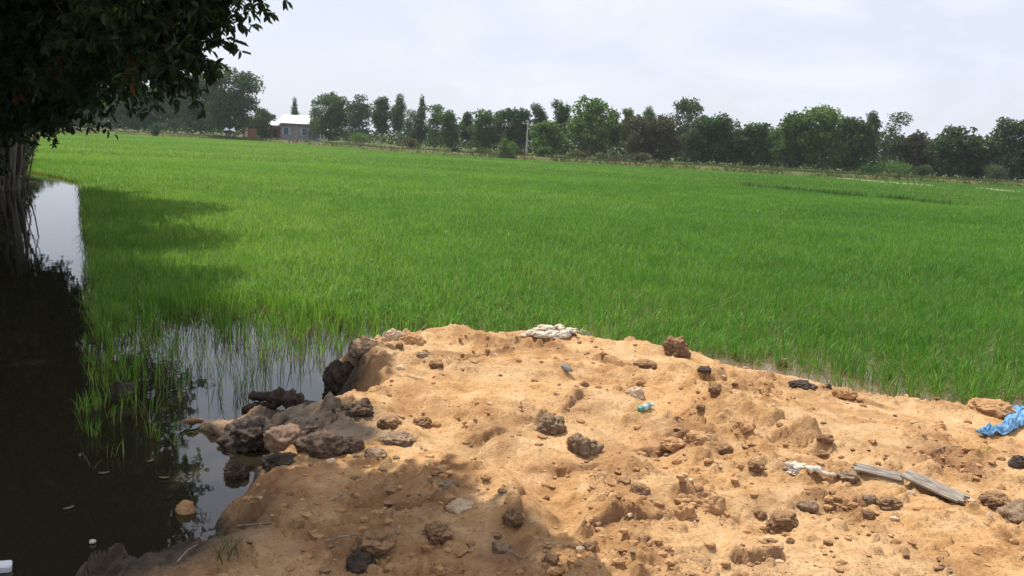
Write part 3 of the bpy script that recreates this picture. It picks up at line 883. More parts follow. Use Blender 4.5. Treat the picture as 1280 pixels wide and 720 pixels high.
# the clump of leaning stems standing in the water at the left edge
D = 27.0
lobesA = [((-17.6, 27.5, 7.0), (3.2, 3.0, 2.4), 2.2), ((-15.9, 27.0, 4.9), (2.3, 2.3, 1.6), 1.6), ((-18.5, 28.0, 4.4), (2.6, 2.6, 2.0), 1.4), ((-15.6, 26.6, 3.7), (1.5, 1.5, .9), .7), ((-17.2, 26.8, 2.6), (1.4, 1.4, 1.1), .5),
          ((-14.7, 27.0, 6.6), (1.6, 1.6, 1.3), .7)]
stems = []
rs = random.Random(4)
for k in range(85):
    bx = -18.2 + 2.25 * rs.random(); by = 27.0 + rs.uniform(-1.0, .8)
    ln = rs.uniform(-.7, 1.0)
    rb = rs.choice((.018, .025, .03, .04, .055, .08))
    stems.append(((bx, by, -.4), (min(bx + ln * .9 + .2, -15.6), by + rs.uniform(-.4, .4), rs.uniform(2.2, 4.8)), rb, rb * .5))
stems.append(((-16.15, 26.6, -.4), (-15.8, 26.8, 4.0), .17, .08))
big_tree('multi_stemmed_tree', (-16.8, 27.2, 0), lobesA, 'dark clump tree of many leaning grey stems standing at the edge of the channel', stems, 4200, .2, 13)

# the tree overhead on the left, seen by its shadow on the near sand
SUN_EL, SUN_AZ = R(60), R(-36)          # azimuth measured from +Y towards +X
sun_dir = Vector((math.sin(SUN_AZ) * math.cos(SUN_EL), math.cos(SUN_AZ) * math.cos(SUN_EL), math.sin(SUN_EL)))


def bough(x, y, z):
    """where a bough at height z stands whose shade falls on the sand at x, y"""
    t = (z - .33) / sun_dir[2]
    return (x + sun_dir[0] * t, y + sun_dir[1] * t, z)


lobesC = []
for x, y, z, r_, wt in ((-1.75, 4.35, 5.3, .75, 1.0), (-1.15, 4.25, 5.5, .6, .7), (-.62, 4.3, 5.2, .42, .32), (-.25, 3.95, 5.6, .42, .32), (-.1, 3.6, 5.3, .36, .25), (-.75, 3.6, 5.8, .7, .95), (-1.5, 3.55, 5.6, .75, 1.0), (-2.3, 3.9, 6.0, .9, 1.2),
                        (-2.3, 5.0, 5.6, .6, .6), (-2.9, 4.6, 6.1, .9, 1.0), (-3.3, 5.8, 6.6, .9, .8), (-.35, 3.1, 5.9, .5, .5), (-1.3, 2.7, 6.2, 1.0, 1.2)):
    lobesC.append((bough(x, y - .12, z), (r_, r_ * .8, .45), wt))
lobesC += [((-6.6, 7.4, 6.6), (2.0, 2.0, 1.4), 1.6), ((-6.9, 9.6, 6.8), (1.5, 1.5, 1.0), 1.0)]
big_tree('broadleaf_tree', (-6.9, 6.6, .3), lobesC, 'leafy tree overhead whose dappled shade lies on the near corner of the sand',
         [((-6.9, 6.6, -.3), (-5.6, 6.4, 5.4), .24, .1), ((-6.8, 6.8, .6), (-7.0, 7.8, 5.2), .16, .08)], 3000, .14, 13)

# leafy undergrowth added along the left bank, mostly unseen, to darken the water reflections
V, Q, Rn = [], [], []; off = 0
for k in range(150):
    yy = RNG.uniform(5, 45); xx = float(left_bank(yy)) - RNG.uniform(.1, 2.6)
    hh = RNG.uniform(.8, 2.6); m_ = int(150 * hh)
    C = np.array([xx, yy, .2]) + rand_dirs(m_) * RNG.uniform(.2, 1, (m_, 1)) ** .5 * np.array([.8, .9, hh * .5]) + np.array([0, 0, hh * .5])
    L = RNG.uniform(.10, .22, m_)
    v, q, rn = leaf_quads(C, rand_dirs(m_) + np.array([0, 0, -.2]), rand_dirs(m_) * .7 + np.array([0, 0, 1.0]), L, L * .5, RNG.random(m_))
    V.append(v); Q.append(q + off); Rn.append(rn); off += len(v)
o = mesh_np('added_undergrowth', np.concatenate(V), np.concatenate(Q), M['leaf_near'], attrs={'rnd': np.concatenate(Rn)})
tag(o, 'dark leafy undergrowth added on the left bank to darken reflections in the channel', 'undergrowth', kind='stuff')

# ---- trees in the row beyond the field
def crown_points(kind, w, h, rng):
    """leaf clump centres (relative to the base, height h, width w) and clump size"""
    lob = []
    if kind == 'round':
        for k in range(11):
            a = rng.uniform(0, 6.28); u = rng.uniform(0, 1); zz = h * (.30 + .56 * rng.random())
            rr_ = (w * .34) * math.sqrt(rng.random()) * (1.1 - .6 * abs(zz / h - .5))
            lob.append((math.cos(a) * rr_, math.sin(a) * rr_, zz, w * rng.uniform(.17, .27), h * rng.uniform(.10, .17)))
        for k in range(9):
            a = rng.uniform(0, 6.28); zz = h * (.35 + .62 * rng.random()); q_ = (zz / h - .55) / .45
            rr_ = w * .46 * math.sqrt(max(0.02, 1 - q_ * q_))
            lob.append((math.cos(a) * rr_, math.sin(a) * rr_, zz, w * rng.uniform(.06, .12), h * rng.uniform(.04, .075)))
        lob.append((0, 0, h * .52, w * .33, h * .28)); lob.append((rng.uniform(-.1, .1) * w, 0, h * .86, w * .2, h * .12))
        lob.append((0, 0, h * .25, w * .40, h * .20))
    elif kind == 'tall':
        for k in range(10):
            a = rng.uniform(0, 6.28); zz = h * (.34 + .6 * k / 9)
            rr_ = w * .2 * rng.random()
            s = (1.05 - .5 * abs(zz / h - .55) * 1.6)
            lob.append((math.cos(a) * rr_, math.sin(a) * rr_, zz, w * rng.uniform(.26, .4) * s, h * rng.uniform(.07, .11)))
        lob.append((0, 0, h * .36, w * .30, h * .08))
    elif kind == 'cone':
        for k in range(10):
            t = k / 9; a = rng.uniform(0, 6.28); zz = h * (.2 + .74 * t)
            rr_ = w * .16 * (1 - t)
            lob.append((math.cos(a) * rr_, math.sin(a) * rr_, zz, w * (.44 - .34 * t), h * .085))
    elif kind == 'airy':
        for k in range(9):
            a = rng.uniform(0, 6.28); zz = h * (.42 + .52 * rng.random())
            rr_ = w * .34 * math.sqrt(rng.random())
            lob.append((math.cos(a) * rr_, math.sin(a) * rr_, zz, w * rng.uniform(.17, .27), h * rng.uniform(.07, .12)))
        lob.append((0, 0, h * .93, w * .22, h * .08)); lob.append((.05 * w, 0, h * .78, w * .24, h * .1)); lob.append((-.08 * w, 0, h * .6, w * .3, h * .1))
        lob.append((0, 0, h * .42, w * .34, h * .12)); lob.append((0, 0, h * .2, w * .42, h * .16))
    elif kind == 'bush':
        for k in range(8):
            a = rng.uniform(0, 6.28); rr_ = w * .3 * math.sqrt(rng.random())
            lob.append((math.cos(a) * rr_, math.sin(a) * rr_, h * rng.uniform(.3, .7), w * rng.uniform(.16, .28), h * rng.uniform(.2, .32)))
    return lob


def far_tree(name, pos, h, w, kind, leafm, label, cat='tree', group=None, n=None, seed=0, leaf=None):
    rng = random.Random(seed)
    root = empty(name, pos, rng.uniform(0, 6.28))
    tag(root, label, cat, group)
    lob = crown_points(kind, w, h, rng)
    vol = np.array([l[3] ** 2 * l[4] for l in lob]) ** .75
    if n is None: n = int(900 + 16 * w * h)
    n = int(n * (3.2 if cat == 'tree' else 2.2))
    C = []
    for l, f in zip(lob, vol / vol.sum()):
        k = max(6, int(n * f))
        d = rand_dirs(k); r_ = RNG.uniform(.15, 1.0, k) ** .45
        r_ *= 1 + .25 * np.sin(d[:, 0] * 7 + l[0] * 3) * np.sin(d[:, 2] * 6 + l[2])
        C.append(np.array(l[:3]) + d * r_[:, None] * np.array([l[3], l[3], l[4]]))
    C = np.concatenate(C)
    C[:, 2] = np.maximum(C[:, 2], .12)
    k = len(C)
    s = leaf or max(.24, min(.40, w * .055))
    L = s * RNG.uniform(.6, 1.4, k); W = L * RNG.uniform(.5, .85, k)
    v, q, rn = leaf_quads(C, rand_dirs(k) + np.array([0, 0, -.2]), rand_dirs(k) * .8 + np.array([0, 0, .8]), L, W, RNG.random(k))
    mesh_np('crown' if cat == 'tree' else 'foliage', v, q, M[leafm], root, attrs={'rnd': rn})
    r0 = max(.05, h * .014)
    sp = [(bend((0, 0, -.3), (rng.uniform(-.05, .05) * w, 0, h * .85), 6, .03, rng), list(np.linspace(r0, r0 * .25, 6)))]
    for l in lob[:6]:
        st = sp[0][0][rng.choice((2, 3))]
        sp.append((bend(st, l[:3], 4, .06, rng), list(np.linspace(r0 * .45, .02, 4))))
    if kind == 'bush':
        sp = [(bend((rng.uniform(-.2, .2) * w, rng.uniform(-.2, .2) * w, -.2), l[:3], 4, .06, rng), [.04, .035, .025, .015]) for l in lob]
    v, q = tubes(sp, 6)
    mesh_np('trunk' if cat == 'tree' else 'stem', v, q, M['bark_pale'], root, smooth=True)
    return root


def place(px, d, z=None):
    """ground point in the direction of pixel column px (near the horizon) at depth d"""
    hy = 178 + (px - 640) * math.tan(ROLL)
    p = at(px, hy, d)
    zz = float(ground_z(np.array([p[0]]), np.array([p[1]]))[0]) if z is None else z
    return (p[0], p[1], zz)


def px_h(px, top, d, z0):
    p = at(px, top, d)
    return p[2] - z0


# px, top y, depth, width px, kind, leaf, label
FAR = [
    (20, 90, 120, 90, 'round', 'leaf_dark', 'dark tree at the far left end of the row, behind the leaning grey stems'),
    (100, 102, 170, 70, 'round', 'leaf_mid', 'tree of the far left corner showing under the dark hanging boughs'),
    (140, 108, 186, 46, 'airy', 'leaf_grey', 'thin pale stemmed tree glimpsed under the dark hanging boughs'),
    (172, 104, 182, 56, 'round', 'leaf_dark', 'dark tree just left of the tall light green pair by the house yard'),
    (218, 92, 184, 62, 'round', 'leaf_mid', 'light green tree right beside the tips of the dark boughs'),
    (250, 90, 172, 58, 'round', 'leaf_dark', 'tree of middling green between the light green one and the large dark one'),
    (287, 83, 165, 70, 'round', 'leaf_dark', 'large dark round tree left of the house, tallest on that side'),
    (325, 136, 196, 30, 'round', 'leaf_mid', 'small tree close against the left end of the house'),
    (368, 122, 232, 18, 'cone', 'leaf_dark', 'lone pointed tree rising behind the white house roof'),
    (393, 128, 196, 24, 'airy', 'leaf_grey', 'thin grey green tree touching the right end of the house'),
    (412, 116, 188, 44, 'round', 'leaf_mid', 'full tree with a ragged top just right of the house'),
    (436, 132, 192, 22, 'airy', 'leaf_grey', 'slight tree in the gap before the spire topped tree'),
    (450, 118, 184, 36, 'airy', 'leaf_grey', 'open crowned tree with a thin spire standing over the round hedge'),
    (477, 121, 178, 28, 'tall', 'leaf_dark', 'dark straight tree, first of three tall ones right of the hedge'),
    (498, 118, 182, 22, 'tall', 'leaf_mid', 'slim tall tree, middle one of three right of the hedge'),
    (512, 136, 186, 22, 'airy', 'leaf_grey', 'low thin tree above the brown shrub'),
    (526, 119, 176, 24, 'cone', 'leaf_dark', 'narrow pointed tree, last of three tall ones right of the hedge'),
    (545, 130, 172, 30, 'airy', 'leaf_mid', 'ragged tree right of the narrow pointed tree'),
    (562, 136, 168, 30, 'round', 'leaf_mid', 'rounded tree of middling height before the lower notch in the row'),
    (583, 140, 172, 24, 'tall', 'leaf_dark', 'short dark tree in the lower notch of the row'),
    (602, 135, 160, 34, 'round', 'leaf_mid', 'broad green tree left of the utility pole, over the roundest bush'),
    (622, 140, 164, 26, 'tall', 'leaf_grey', 'dull green tree right behind the roundest bush'),
    (643, 134, 158, 38, 'round', 'leaf_dark', 'flat topped dark tree standing behind the utility pole'),
    (672, 131, 160, 26, 'tall', 'leaf_dark', 'upright dark tree first to the right of the utility pole'),
    (686, 150, 142, 42, 'round', 'leaf_light', 'low light green tree in front of the row, right of the pole'),
    (700, 127, 156, 30, 'tall', 'leaf_mid', 'tall slender tree just left of the highest round crown'),
    (738, 122, 148, 58, 'round', 'leaf_light', 'high full tree with a round sunlit crown in the middle of the row'),
    (764, 140, 152, 24, 'tall', 'leaf_mid', 'narrow green tree between the high round crown and the brownish trees'),
    (783, 136, 154, 22, 'tall', 'leaf_light', 'small pale topped tree peeping over the brownish trees from the left'),
    (797, 142, 138, 40, 'round', 'leaf_brown', 'left one of two brownish trees with withered foliage'),
    (808, 134, 156, 22, 'tall', 'leaf_light', 'pale topped tree peeping between the two brownish trees'),
    (828, 144, 138, 44, 'round', 'leaf_brown', 'right one of two brownish trees with withered foliage'),
    (853, 122, 150, 38, 'airy', 'leaf_grey', 'open grey green tree standing highest over the dark dense stretch'),
    (872, 142, 140, 44, 'round', 'leaf_grey', 'dull broad tree below the open grey green crown'),
    (897, 140, 138, 48, 'round', 'leaf_dark', 'dark sloping tree at the end of the dense stretch'),
    (917, 158, 142, 28, 'round', 'leaf_dark', 'low dark tree at the foot of the sloping tree'),
    (941, 152, 142, 46, 'round', 'leaf_mid', 'green tree in the dip left of the biggest clump'),
    (966, 158, 144, 32, 'round', 'leaf_light', 'small lighter tree against the left side of the biggest clump'),
    (993, 140, 136, 52, 'round', 'leaf_mid', 'left tree of the biggest clump, with a small knob on top'),
    (1030, 131, 133, 68, 'round', 'leaf_light', 'highest tree of the biggest clump, with a lit ragged top'),
    (1062, 145, 134, 44, 'round', 'leaf_dark', 'right hand dark tree of the biggest clump'),
    (1086, 140, 138, 26, 'tall', 'leaf_grey', 'narrow pale tree just right of the biggest clump'),
    (1113, 140, 134, 36, 'airy', 'leaf_grey', 'tall open tree with sky showing through its top'),
    (1146, 164, 134, 42, 'round', 'leaf_brown', 'low olive tree between the open tree and the dark domed tree'),
    (1190, 156, 130, 64, 'round', 'leaf_dark', 'dark domed tree standing alone above its neighbours on the right'),
    (1221, 180, 132, 40, 'round', 'leaf_brown', 'low brownish tree in the sky gap near the right end'),
    (1252, 146, 126, 52, 'round', 'leaf_grey', 'tall grey green tree at the right end of the row'),
    (1290, 142, 124, 54, 'round', 'leaf_dark', 'dark tree cut by the right edge, last in the row'),
]
for i, (px, top, d, wp, kind, lm, lab) in enumerate(FAR):
    p = place(px, d)
    h = px_h(px, top, d, p[2]); w = wp / FPX * d * 1.12
    nm = {'round': 'broadleaf_tree', 'tall': 'slender_tree', 'cone': 'pointed_tree', 'airy': 'open_crowned_tree'}[kind]
    far_tree(nm, p, h, w, kind, lm, lab, 'tree', 'trees in the row beyond the field', seed=100 + i, n=int(1100 + 14 * w * h) if kind != 'airy' else int(520 + 8 * w * h))

SHRUBS = [
    (450, 163, 168, 34, 'leaf_light', 'clipped looking round green hedge bush right of the house'),
    (512, 171, 134, 26, 'leaf_brown', 'dry brown shrub on the dyke right of the hedge bush'),
    (634, 170, 116, 25, 'leaf_light', 'roundest green bush on the dyke, left of the utility pole'),
    (604, 186, 120, 22, 'leaf_grey', 'low dull bush left of the roundest bush'),
    (652, 186, 122, 16, 'leaf_brown', 'small brown bush at the foot of the utility pole'),
    (678, 179, 118, 20, 'leaf_mid', 'little tree like bush right of the utility pole'),
    (724, 187, 117, 34, 'leaf_brown', 'wide brown bush under the high round crown'),
    (765, 191, 116, 40, 'leaf_brown', 'low flat brown bush left of the withered trees'),
    (800, 188, 120, 30, 'leaf_brown', 'brown bush at the feet of the withered trees'),
    (1090, 204, 122, 34, 'leaf_dark', 'dark bush at the foot of the biggest clump, right side'),
    (1122, 196, 120, 46, 'leaf_light', 'bright green bush below the tall open tree'),
    (1156, 203, 119, 24, 'leaf_grey', 'pale small bush left of the dark domed tree'),
    (1245, 203, 117, 30, 'leaf_grey', 'small bush at the foot of the tree at the right end'),
    (196, 150, 150, 18, 'leaf_dark', 'dark bush on the dyke below the tips of the dark boughs'),
    (345, 176, 165, 14, 'leaf_brown', 'tiny dry bush on the dyke in front of the house'),
    (570, 182, 124, 12, 'leaf_grey', 'tiny thin bush on the dyke between brown shrub and roundest bush'),
]
for i, (px, top, d, wp, lm, lab) in enumerate(SHRUBS):
    p = place(px, d)
    h = max(.5, px_h(px, top, d, p[2])); w = wp / FPX * d * 1.1
    far_tree('bush', p, h, w, 'bush', lm, lab, 'bush', 'bushes along the dyke', n=420, seed=300 + i, leaf=.22)

# the wood behind the row, read as one mass
rng = random.Random(77)
V, Q, Rn = [], [], []; off = 0
for px in range(-120, 1420, 5):
    d = np.interp(px, [0, 330, 420, 640, 900, 1280], [200, 236, 214, 176, 156, 146]) + rng.uniform(-4, 8)
    p = place(px, d)
    hmax = np.interp(px, [0, 300, 330, 400, 420, 560, 640, 800, 900, 925, 980, 1080, 1150, 1225, 1260, 1400], [8, 7, 2.2, 2.2, 2.6, 4.0, 5.4, 6.4, 6.5, 5.4, 6.2, 7, 6.0, 4.4, 6, 7]) * rng.uniform(.8, 1.1)
    k = int(28 * hmax)
    C = np.array(p) + np.stack([RNG.normal(0, .8, k), RNG.normal(0, 1.5, k), RNG.uniform(.0, 1, k) ** .8 * hmax], 1)
    L = RNG.uniform(.35, .8, k)
    v, q, rn = leaf_quads(C, rand_dirs(k), rand_dirs(k) * .8 + np.array([0, 0, .8]), L, L * .7, RNG.random(k))
    V.append(v); Q.append(q + off); Rn.append(rn); off += len(v)
o = mesh_np('far_wood_foliage', np.concatenate(V), np.concatenate(Q), M['leaf_dark'], attrs={'rnd': np.concatenate(Rn)})
tag(o, 'dense dark wood closing the view behind the tree row', 'wood', kind='stuff')

# ------------------------------------------------------------------ house and yard
def box(bm, x0, x1, y0, y1, z0, z1):
    vs = [bm.verts.new((x, y, z)) for z in (z0, z1) for y in (y0, y1) for x in (x0, x1)]
    for f in ((0, 2, 3, 1), (4, 5, 7, 6), (0, 1, 5, 4), (2, 6, 7, 3), (0, 4, 6, 2), (1, 3, 7, 5)):
        bm.faces.new([vs[i] for i in f])


def prism(bm, pts_xz, y0, y1):
    a = [bm.verts.new((x, y0, z)) for x, z in pts_xz]; b = [bm.verts.new((x, y1, z)) for x, z in pts_xz]
    bm.faces.new(a); bm.faces.new(b[::-1])
    n = len(a)
    for i in range(n): bm.faces.new([a[(i + 1) % n], a[i], b[i], b[(i + 1) % n]])


def bm_obj(name, bm, mat, parent=None, bevel=0.0, smooth=False, loc=None):
    if bevel: bmesh.ops.bevel(bm, geom=list(bm.edges), offset=bevel, segments=1, affect='EDGES')
    bmesh.ops.recalc_face_normals(bm, faces=list(bm.faces))
    me = bpy.data.meshes.new(name); bm.to_mesh(me); bm.free()
    if smooth:
        for p in me.polygons: p.use_smooth = True
    me.materials.append(mat)
    o = bpy.data.objects.new(name, me); COL.objects.link(o)
    if parent is not None: o.parent = parent
    if loc is not None: o.location = loc
    return o


M['render'] = simple_mat('grey_lilac_render', (0.25, 0.24, 0.27), (0.38, 0.36, 0.385), 1.2, .9, .1, .01)
M['brick'] = simple_mat('red_brick', (0.20, 0.075, 0.05), (0.32, 0.14, 0.09), 3, .9, .3, .02)
M['sheet'] = simple_mat('white_roof_sheet', (0.40, 0.45, 0.43), (0.56, 0.60, 0.58), 1.5, .45, .1, .01)
M['blue'] = simple_mat('blue_shutter', (0.07, 0.12, 0.20), (0.10, 0.16, 0.25), 4, .6, .1, .01)
M['pale_frame'] = simple_mat('pale_frame', (0.42, 0.50, 0.58), (0.5, 0.57, 0.64), 4, .7, .1, .01)
M['concrete'] = simple_mat('weathered_concrete', (0.38, 0.36, 0.33), (0.52, 0.50, 0.47), 3, .9, .2, .01)
M['dark_door'] = simple_mat('dark_door', (0.02, 0.018, 0.02), (0.05, 0.045, 0.045), 3, .8, .1, .01)
M['white_paint'] = simple_mat('white_paint', (0.66, 0.68, 0.70), (0.8, 0.8, 0.8), 4, .6, .1, .01)
M['wood_grey'] = simple_mat('weathered_wood', (0.13, 0.105, 0.085), (0.44, 0.38, 0.31), 7, .9, 1.0, .008, (1.4, 16, 16))

HD = 198.0
hp = place(370, HD)
hs = HD / FPX                              # metres per photo pixel there
house = empty('house', hp, R(-6))
tag(house, 'small grey lilac house with white metal roof and two blue windows', 'house')
W2 = 20 * hs                               # half width of the rendered wall
bm = bmesh.new(); box(bm, -W2, W2, 0, 6.5, -.4, 3.75)
bm_obj('wall', bm, M['render'], house)
bm = bmesh.new()                            # gable roof, ridge along the front
prism(bm, [(-.9, 3.55), (-.9, 3.70), (2.9, 5.65), (7.3, 3.70), (7.3, 3.55), (2.9, 5.48)], -W2 - .5, W2 + .6)
rf = bm_obj('roof', bm, M['sheet'], house); rf.rotation_euler = (0, 0, R(90)); rf.location = (0, 0, 0)
rf.scale = (1, -1, 1)
bm = bmesh.new(); box(bm, -W2 + .02, -W2 + .03, 0, 0.01, 0, .01); bm.free()
bm = bmesh.new(); prism(bm, [(0, 3.75), (6.5, 3.75), (2.9, 5.46)], -W2, -W2 + .2)
gb = bm_obj('gable', bm, M['white_paint'], house); gb.rotation_euler = (0, 0, R(90)); gb.scale = (1, -1, 1)
for wx_ in (-W2 * .62, W2 * .55):
    bm = bmesh.new(); box(bm, wx_ - .92, wx_ + .92, -.09, -.003, 1.0, 2.75)
    fr = bm_obj('window', bm, M['pale_frame'], house)
    bm = bmesh.new(); box(bm, wx_ - .55, wx_ + .55, -.13, -.093, 1.12, 2.63)
    bm_obj('shutter', bm, M['blue'], fr)
for wx_ in (.15, W2 - .16):
    bm = bmesh.new(); box(bm, wx_ - .14, wx_ + .14, -.16, -.003, -.4, 3.5)
    bm_obj('pilaster', bm, M['concrete'], house)
bm = bmesh.new(); box(bm, -W2 - 3.0, -W2 - .003, .6, 5.5, -.4, 2.9)
bm_obj('brick_wing', bm, M['brick'], house)
bm = bmesh.new(); prism(bm, [(-.1, 2.95), (-.1, 3.07), (2.6, 4.0), (5.9, 3.07), (5.9, 2.95), (2.6, 3.86)], -W2 - 3.3, -W2 - .52)
lr = bm_obj('wing_roof', bm, M['sheet'], house); lr.rotation_euler = (0, 0, R(90)); lr.scale = (1, -1, 1)
bm = bmesh.new(); box(bm, -W2 - 1.9, -W2 - 1.0, .5, .597, -.2, 2.0)
bm_obj('door', bm, M['dark_door'], house)

sp_ = place(329, HD)
o = empty('shed', sp_, R(-6)); tag(o, 'dark open shed between the brick wall and the house', 'shed')
bm = bmesh.new(); box(bm, -.9, .9, .1, 2.0, -.3, 1.9); bm_obj('shed_wall', bm, M['dark_door'], o)
bm = bmesh.new(); box(bm, -1.15, 1.15, -.2, 2.3, 1.904, 1.99); bm_obj('roof', bm, M['brick'], o)
for sx in (-1.0, 1.0):
    bm = bmesh.new(); box(bm, sx - .1, sx + .1, -.15, .05, -.3, 1.9); bm_obj('post', bm, M['concrete'], o)

bp = place(311, 190)
o = empty('brick_wall', bp, R(4)); tag(o, 'short red brick wall with a pale post in the yard left of the house', 'brick wall')
bm = bmesh.new(); box(bm, -.3, 1.7, 0, .22, -.3, 2.0); bm_obj('masonry', bm, M['brick'], o)
bm = bmesh.new(); box(bm, -.62, -.304, -.1, .25, -.3, 2.5); bm_obj('post', bm, M['concrete'], o)
bm = bmesh.new(); box(bm, -1.3, -.9, .3, .52, -.3, 2.2); bm_obj('pier', bm, M['brick'], o)

tp = place(288, 160)
o = empty('parasol_stand', tp); tag(o, 'two small white shades on dark posts under the large dark tree', 'stand')
for sx, ph in ((-.75, 0.0), (.55, .9)):
    bm = bmesh.new(); bmesh.ops.create_cone(bm, cap_ends=True, segments=14, radius1=.6, radius2=.12, depth=.5, matrix=Matrix.Translation((sx, 0, 2.35)) @ Matrix.Rotation(.35 * (1 if ph else -.4), 4, 'Y'))
    bm_obj('shade', bm, M['white_paint'], o)
    bm = bmesh.new(); bmesh.ops.create_cone(bm, cap_ends=True, segments=8, radius1=.12, radius2=.12, depth=2.5, matrix=Matrix.Translation((sx, 0, 1.0)))
    bm_obj('post', bm, M['dark_door'], o)

# utility pole
pp = place(658.5, 152)
o = empty('utility_pole', pp, R(10)); tag(o, 'pale grey utility pole with a crossarm in front of the trees', 'utility pole')
ph = px_h(659, 150, 152, pp[2])
v, q = tube([(0, 0, -.4), (0, 0, ph * .5), (0, 0, ph)], [.17, .14, .1], 12)
mesh_np('pole', v, q, M['concrete'], o, smooth=True)
bm = bmesh.new(); box(bm, -.95, .95, -.21, -.11, ph - .75, ph - .6); bm_obj('crossarm', bm, M['concrete'], o)
for sx in (-.85, 0.02, .85):
    bm = bmesh.new(); bmesh.ops.create_cone(bm, cap_ends=True, segments=10, radius1=.09, radius2=.05, depth=.3, matrix=Matrix.Translation((sx, -.16, ph - .45)))
    bm_obj('insulator', bm, M['white_paint'], o)

for px, d, h_, lab in ((543, 128, 1.1, 'short dark stake on the dyke right of the brown shrub'), (566, 126, .8, 'shorter stake on the dyke beside the tiny thin bush'), (401, 176, 1.6, 'pale post beside the right end of the house'),
                       (405, 178, 1.5, 'second pale post, right of the one by the house')):
    p = place(px, d)
    v, q = tube([(0, 0, -.3), (.03, 0, h_ * .5), (.0, 0, h_), (0, 0, h_ + .01)], [.1, .09, .08, .005], 8)
    s_ = mesh_np('fence_post', v, q, M['bark'] if px > 500 else M['concrete'], smooth=False, loc=p)
    tag(s_, lab, 'post', 'posts on the far dyke')

# ------------------------------------------------------------------ clods, lumps and litter on the sand
ICO = {}
def ico(sub):
    if sub not in ICO:
        bm = bmesh.new(); bmesh.ops.create_icosphere(bm, subdivisions=sub, radius=1.0)
        bm.verts.ensure_lookup_table()
        ICO[sub] = (np.array([v.co for v in bm.verts]), np.array([[v.index for v in f.verts] for f in bm.faces]))
        bm.free()
    return ICO[sub]


def clod_mesh(seed, sx, sy, sz, rough=.3, sub=4, flat=.35):
    v, f = ico(sub)
    off = Vector((seed * 3.17, seed * 1.31, seed * .77))
    out = np.empty_like(v)
    for i, p in enumerate(v):
        q = Vector(p)
        n1 = mnoise.fractal(q * 1.1 + off, 1.0, 2.0, 3)
        n2 = mnoise.turbulence(q * 2.6 + off, 4, True)
        vd = mnoise.voronoi(q * 2.3 + off)[0]
        n3 = (vd[1] - vd[0])
        n4 = mnoise.turbulence(q * 6.5 + off, 3, True); n5 = mnoise.noise(q * 13 + off)
        r = 1 + rough * (.85 * n1 + .32 * (n3 - .3) - .55 * (n2 - .5) - .4 * (n4 - .5) + .2 * n5)
        out[i] = p * r
    out[:, 2] = np.where(out[:, 2] < -flat, -flat + (out[:, 2] + flat) * .2, out[:, 2])
    return out * np.array([sx, sy, sz]), f


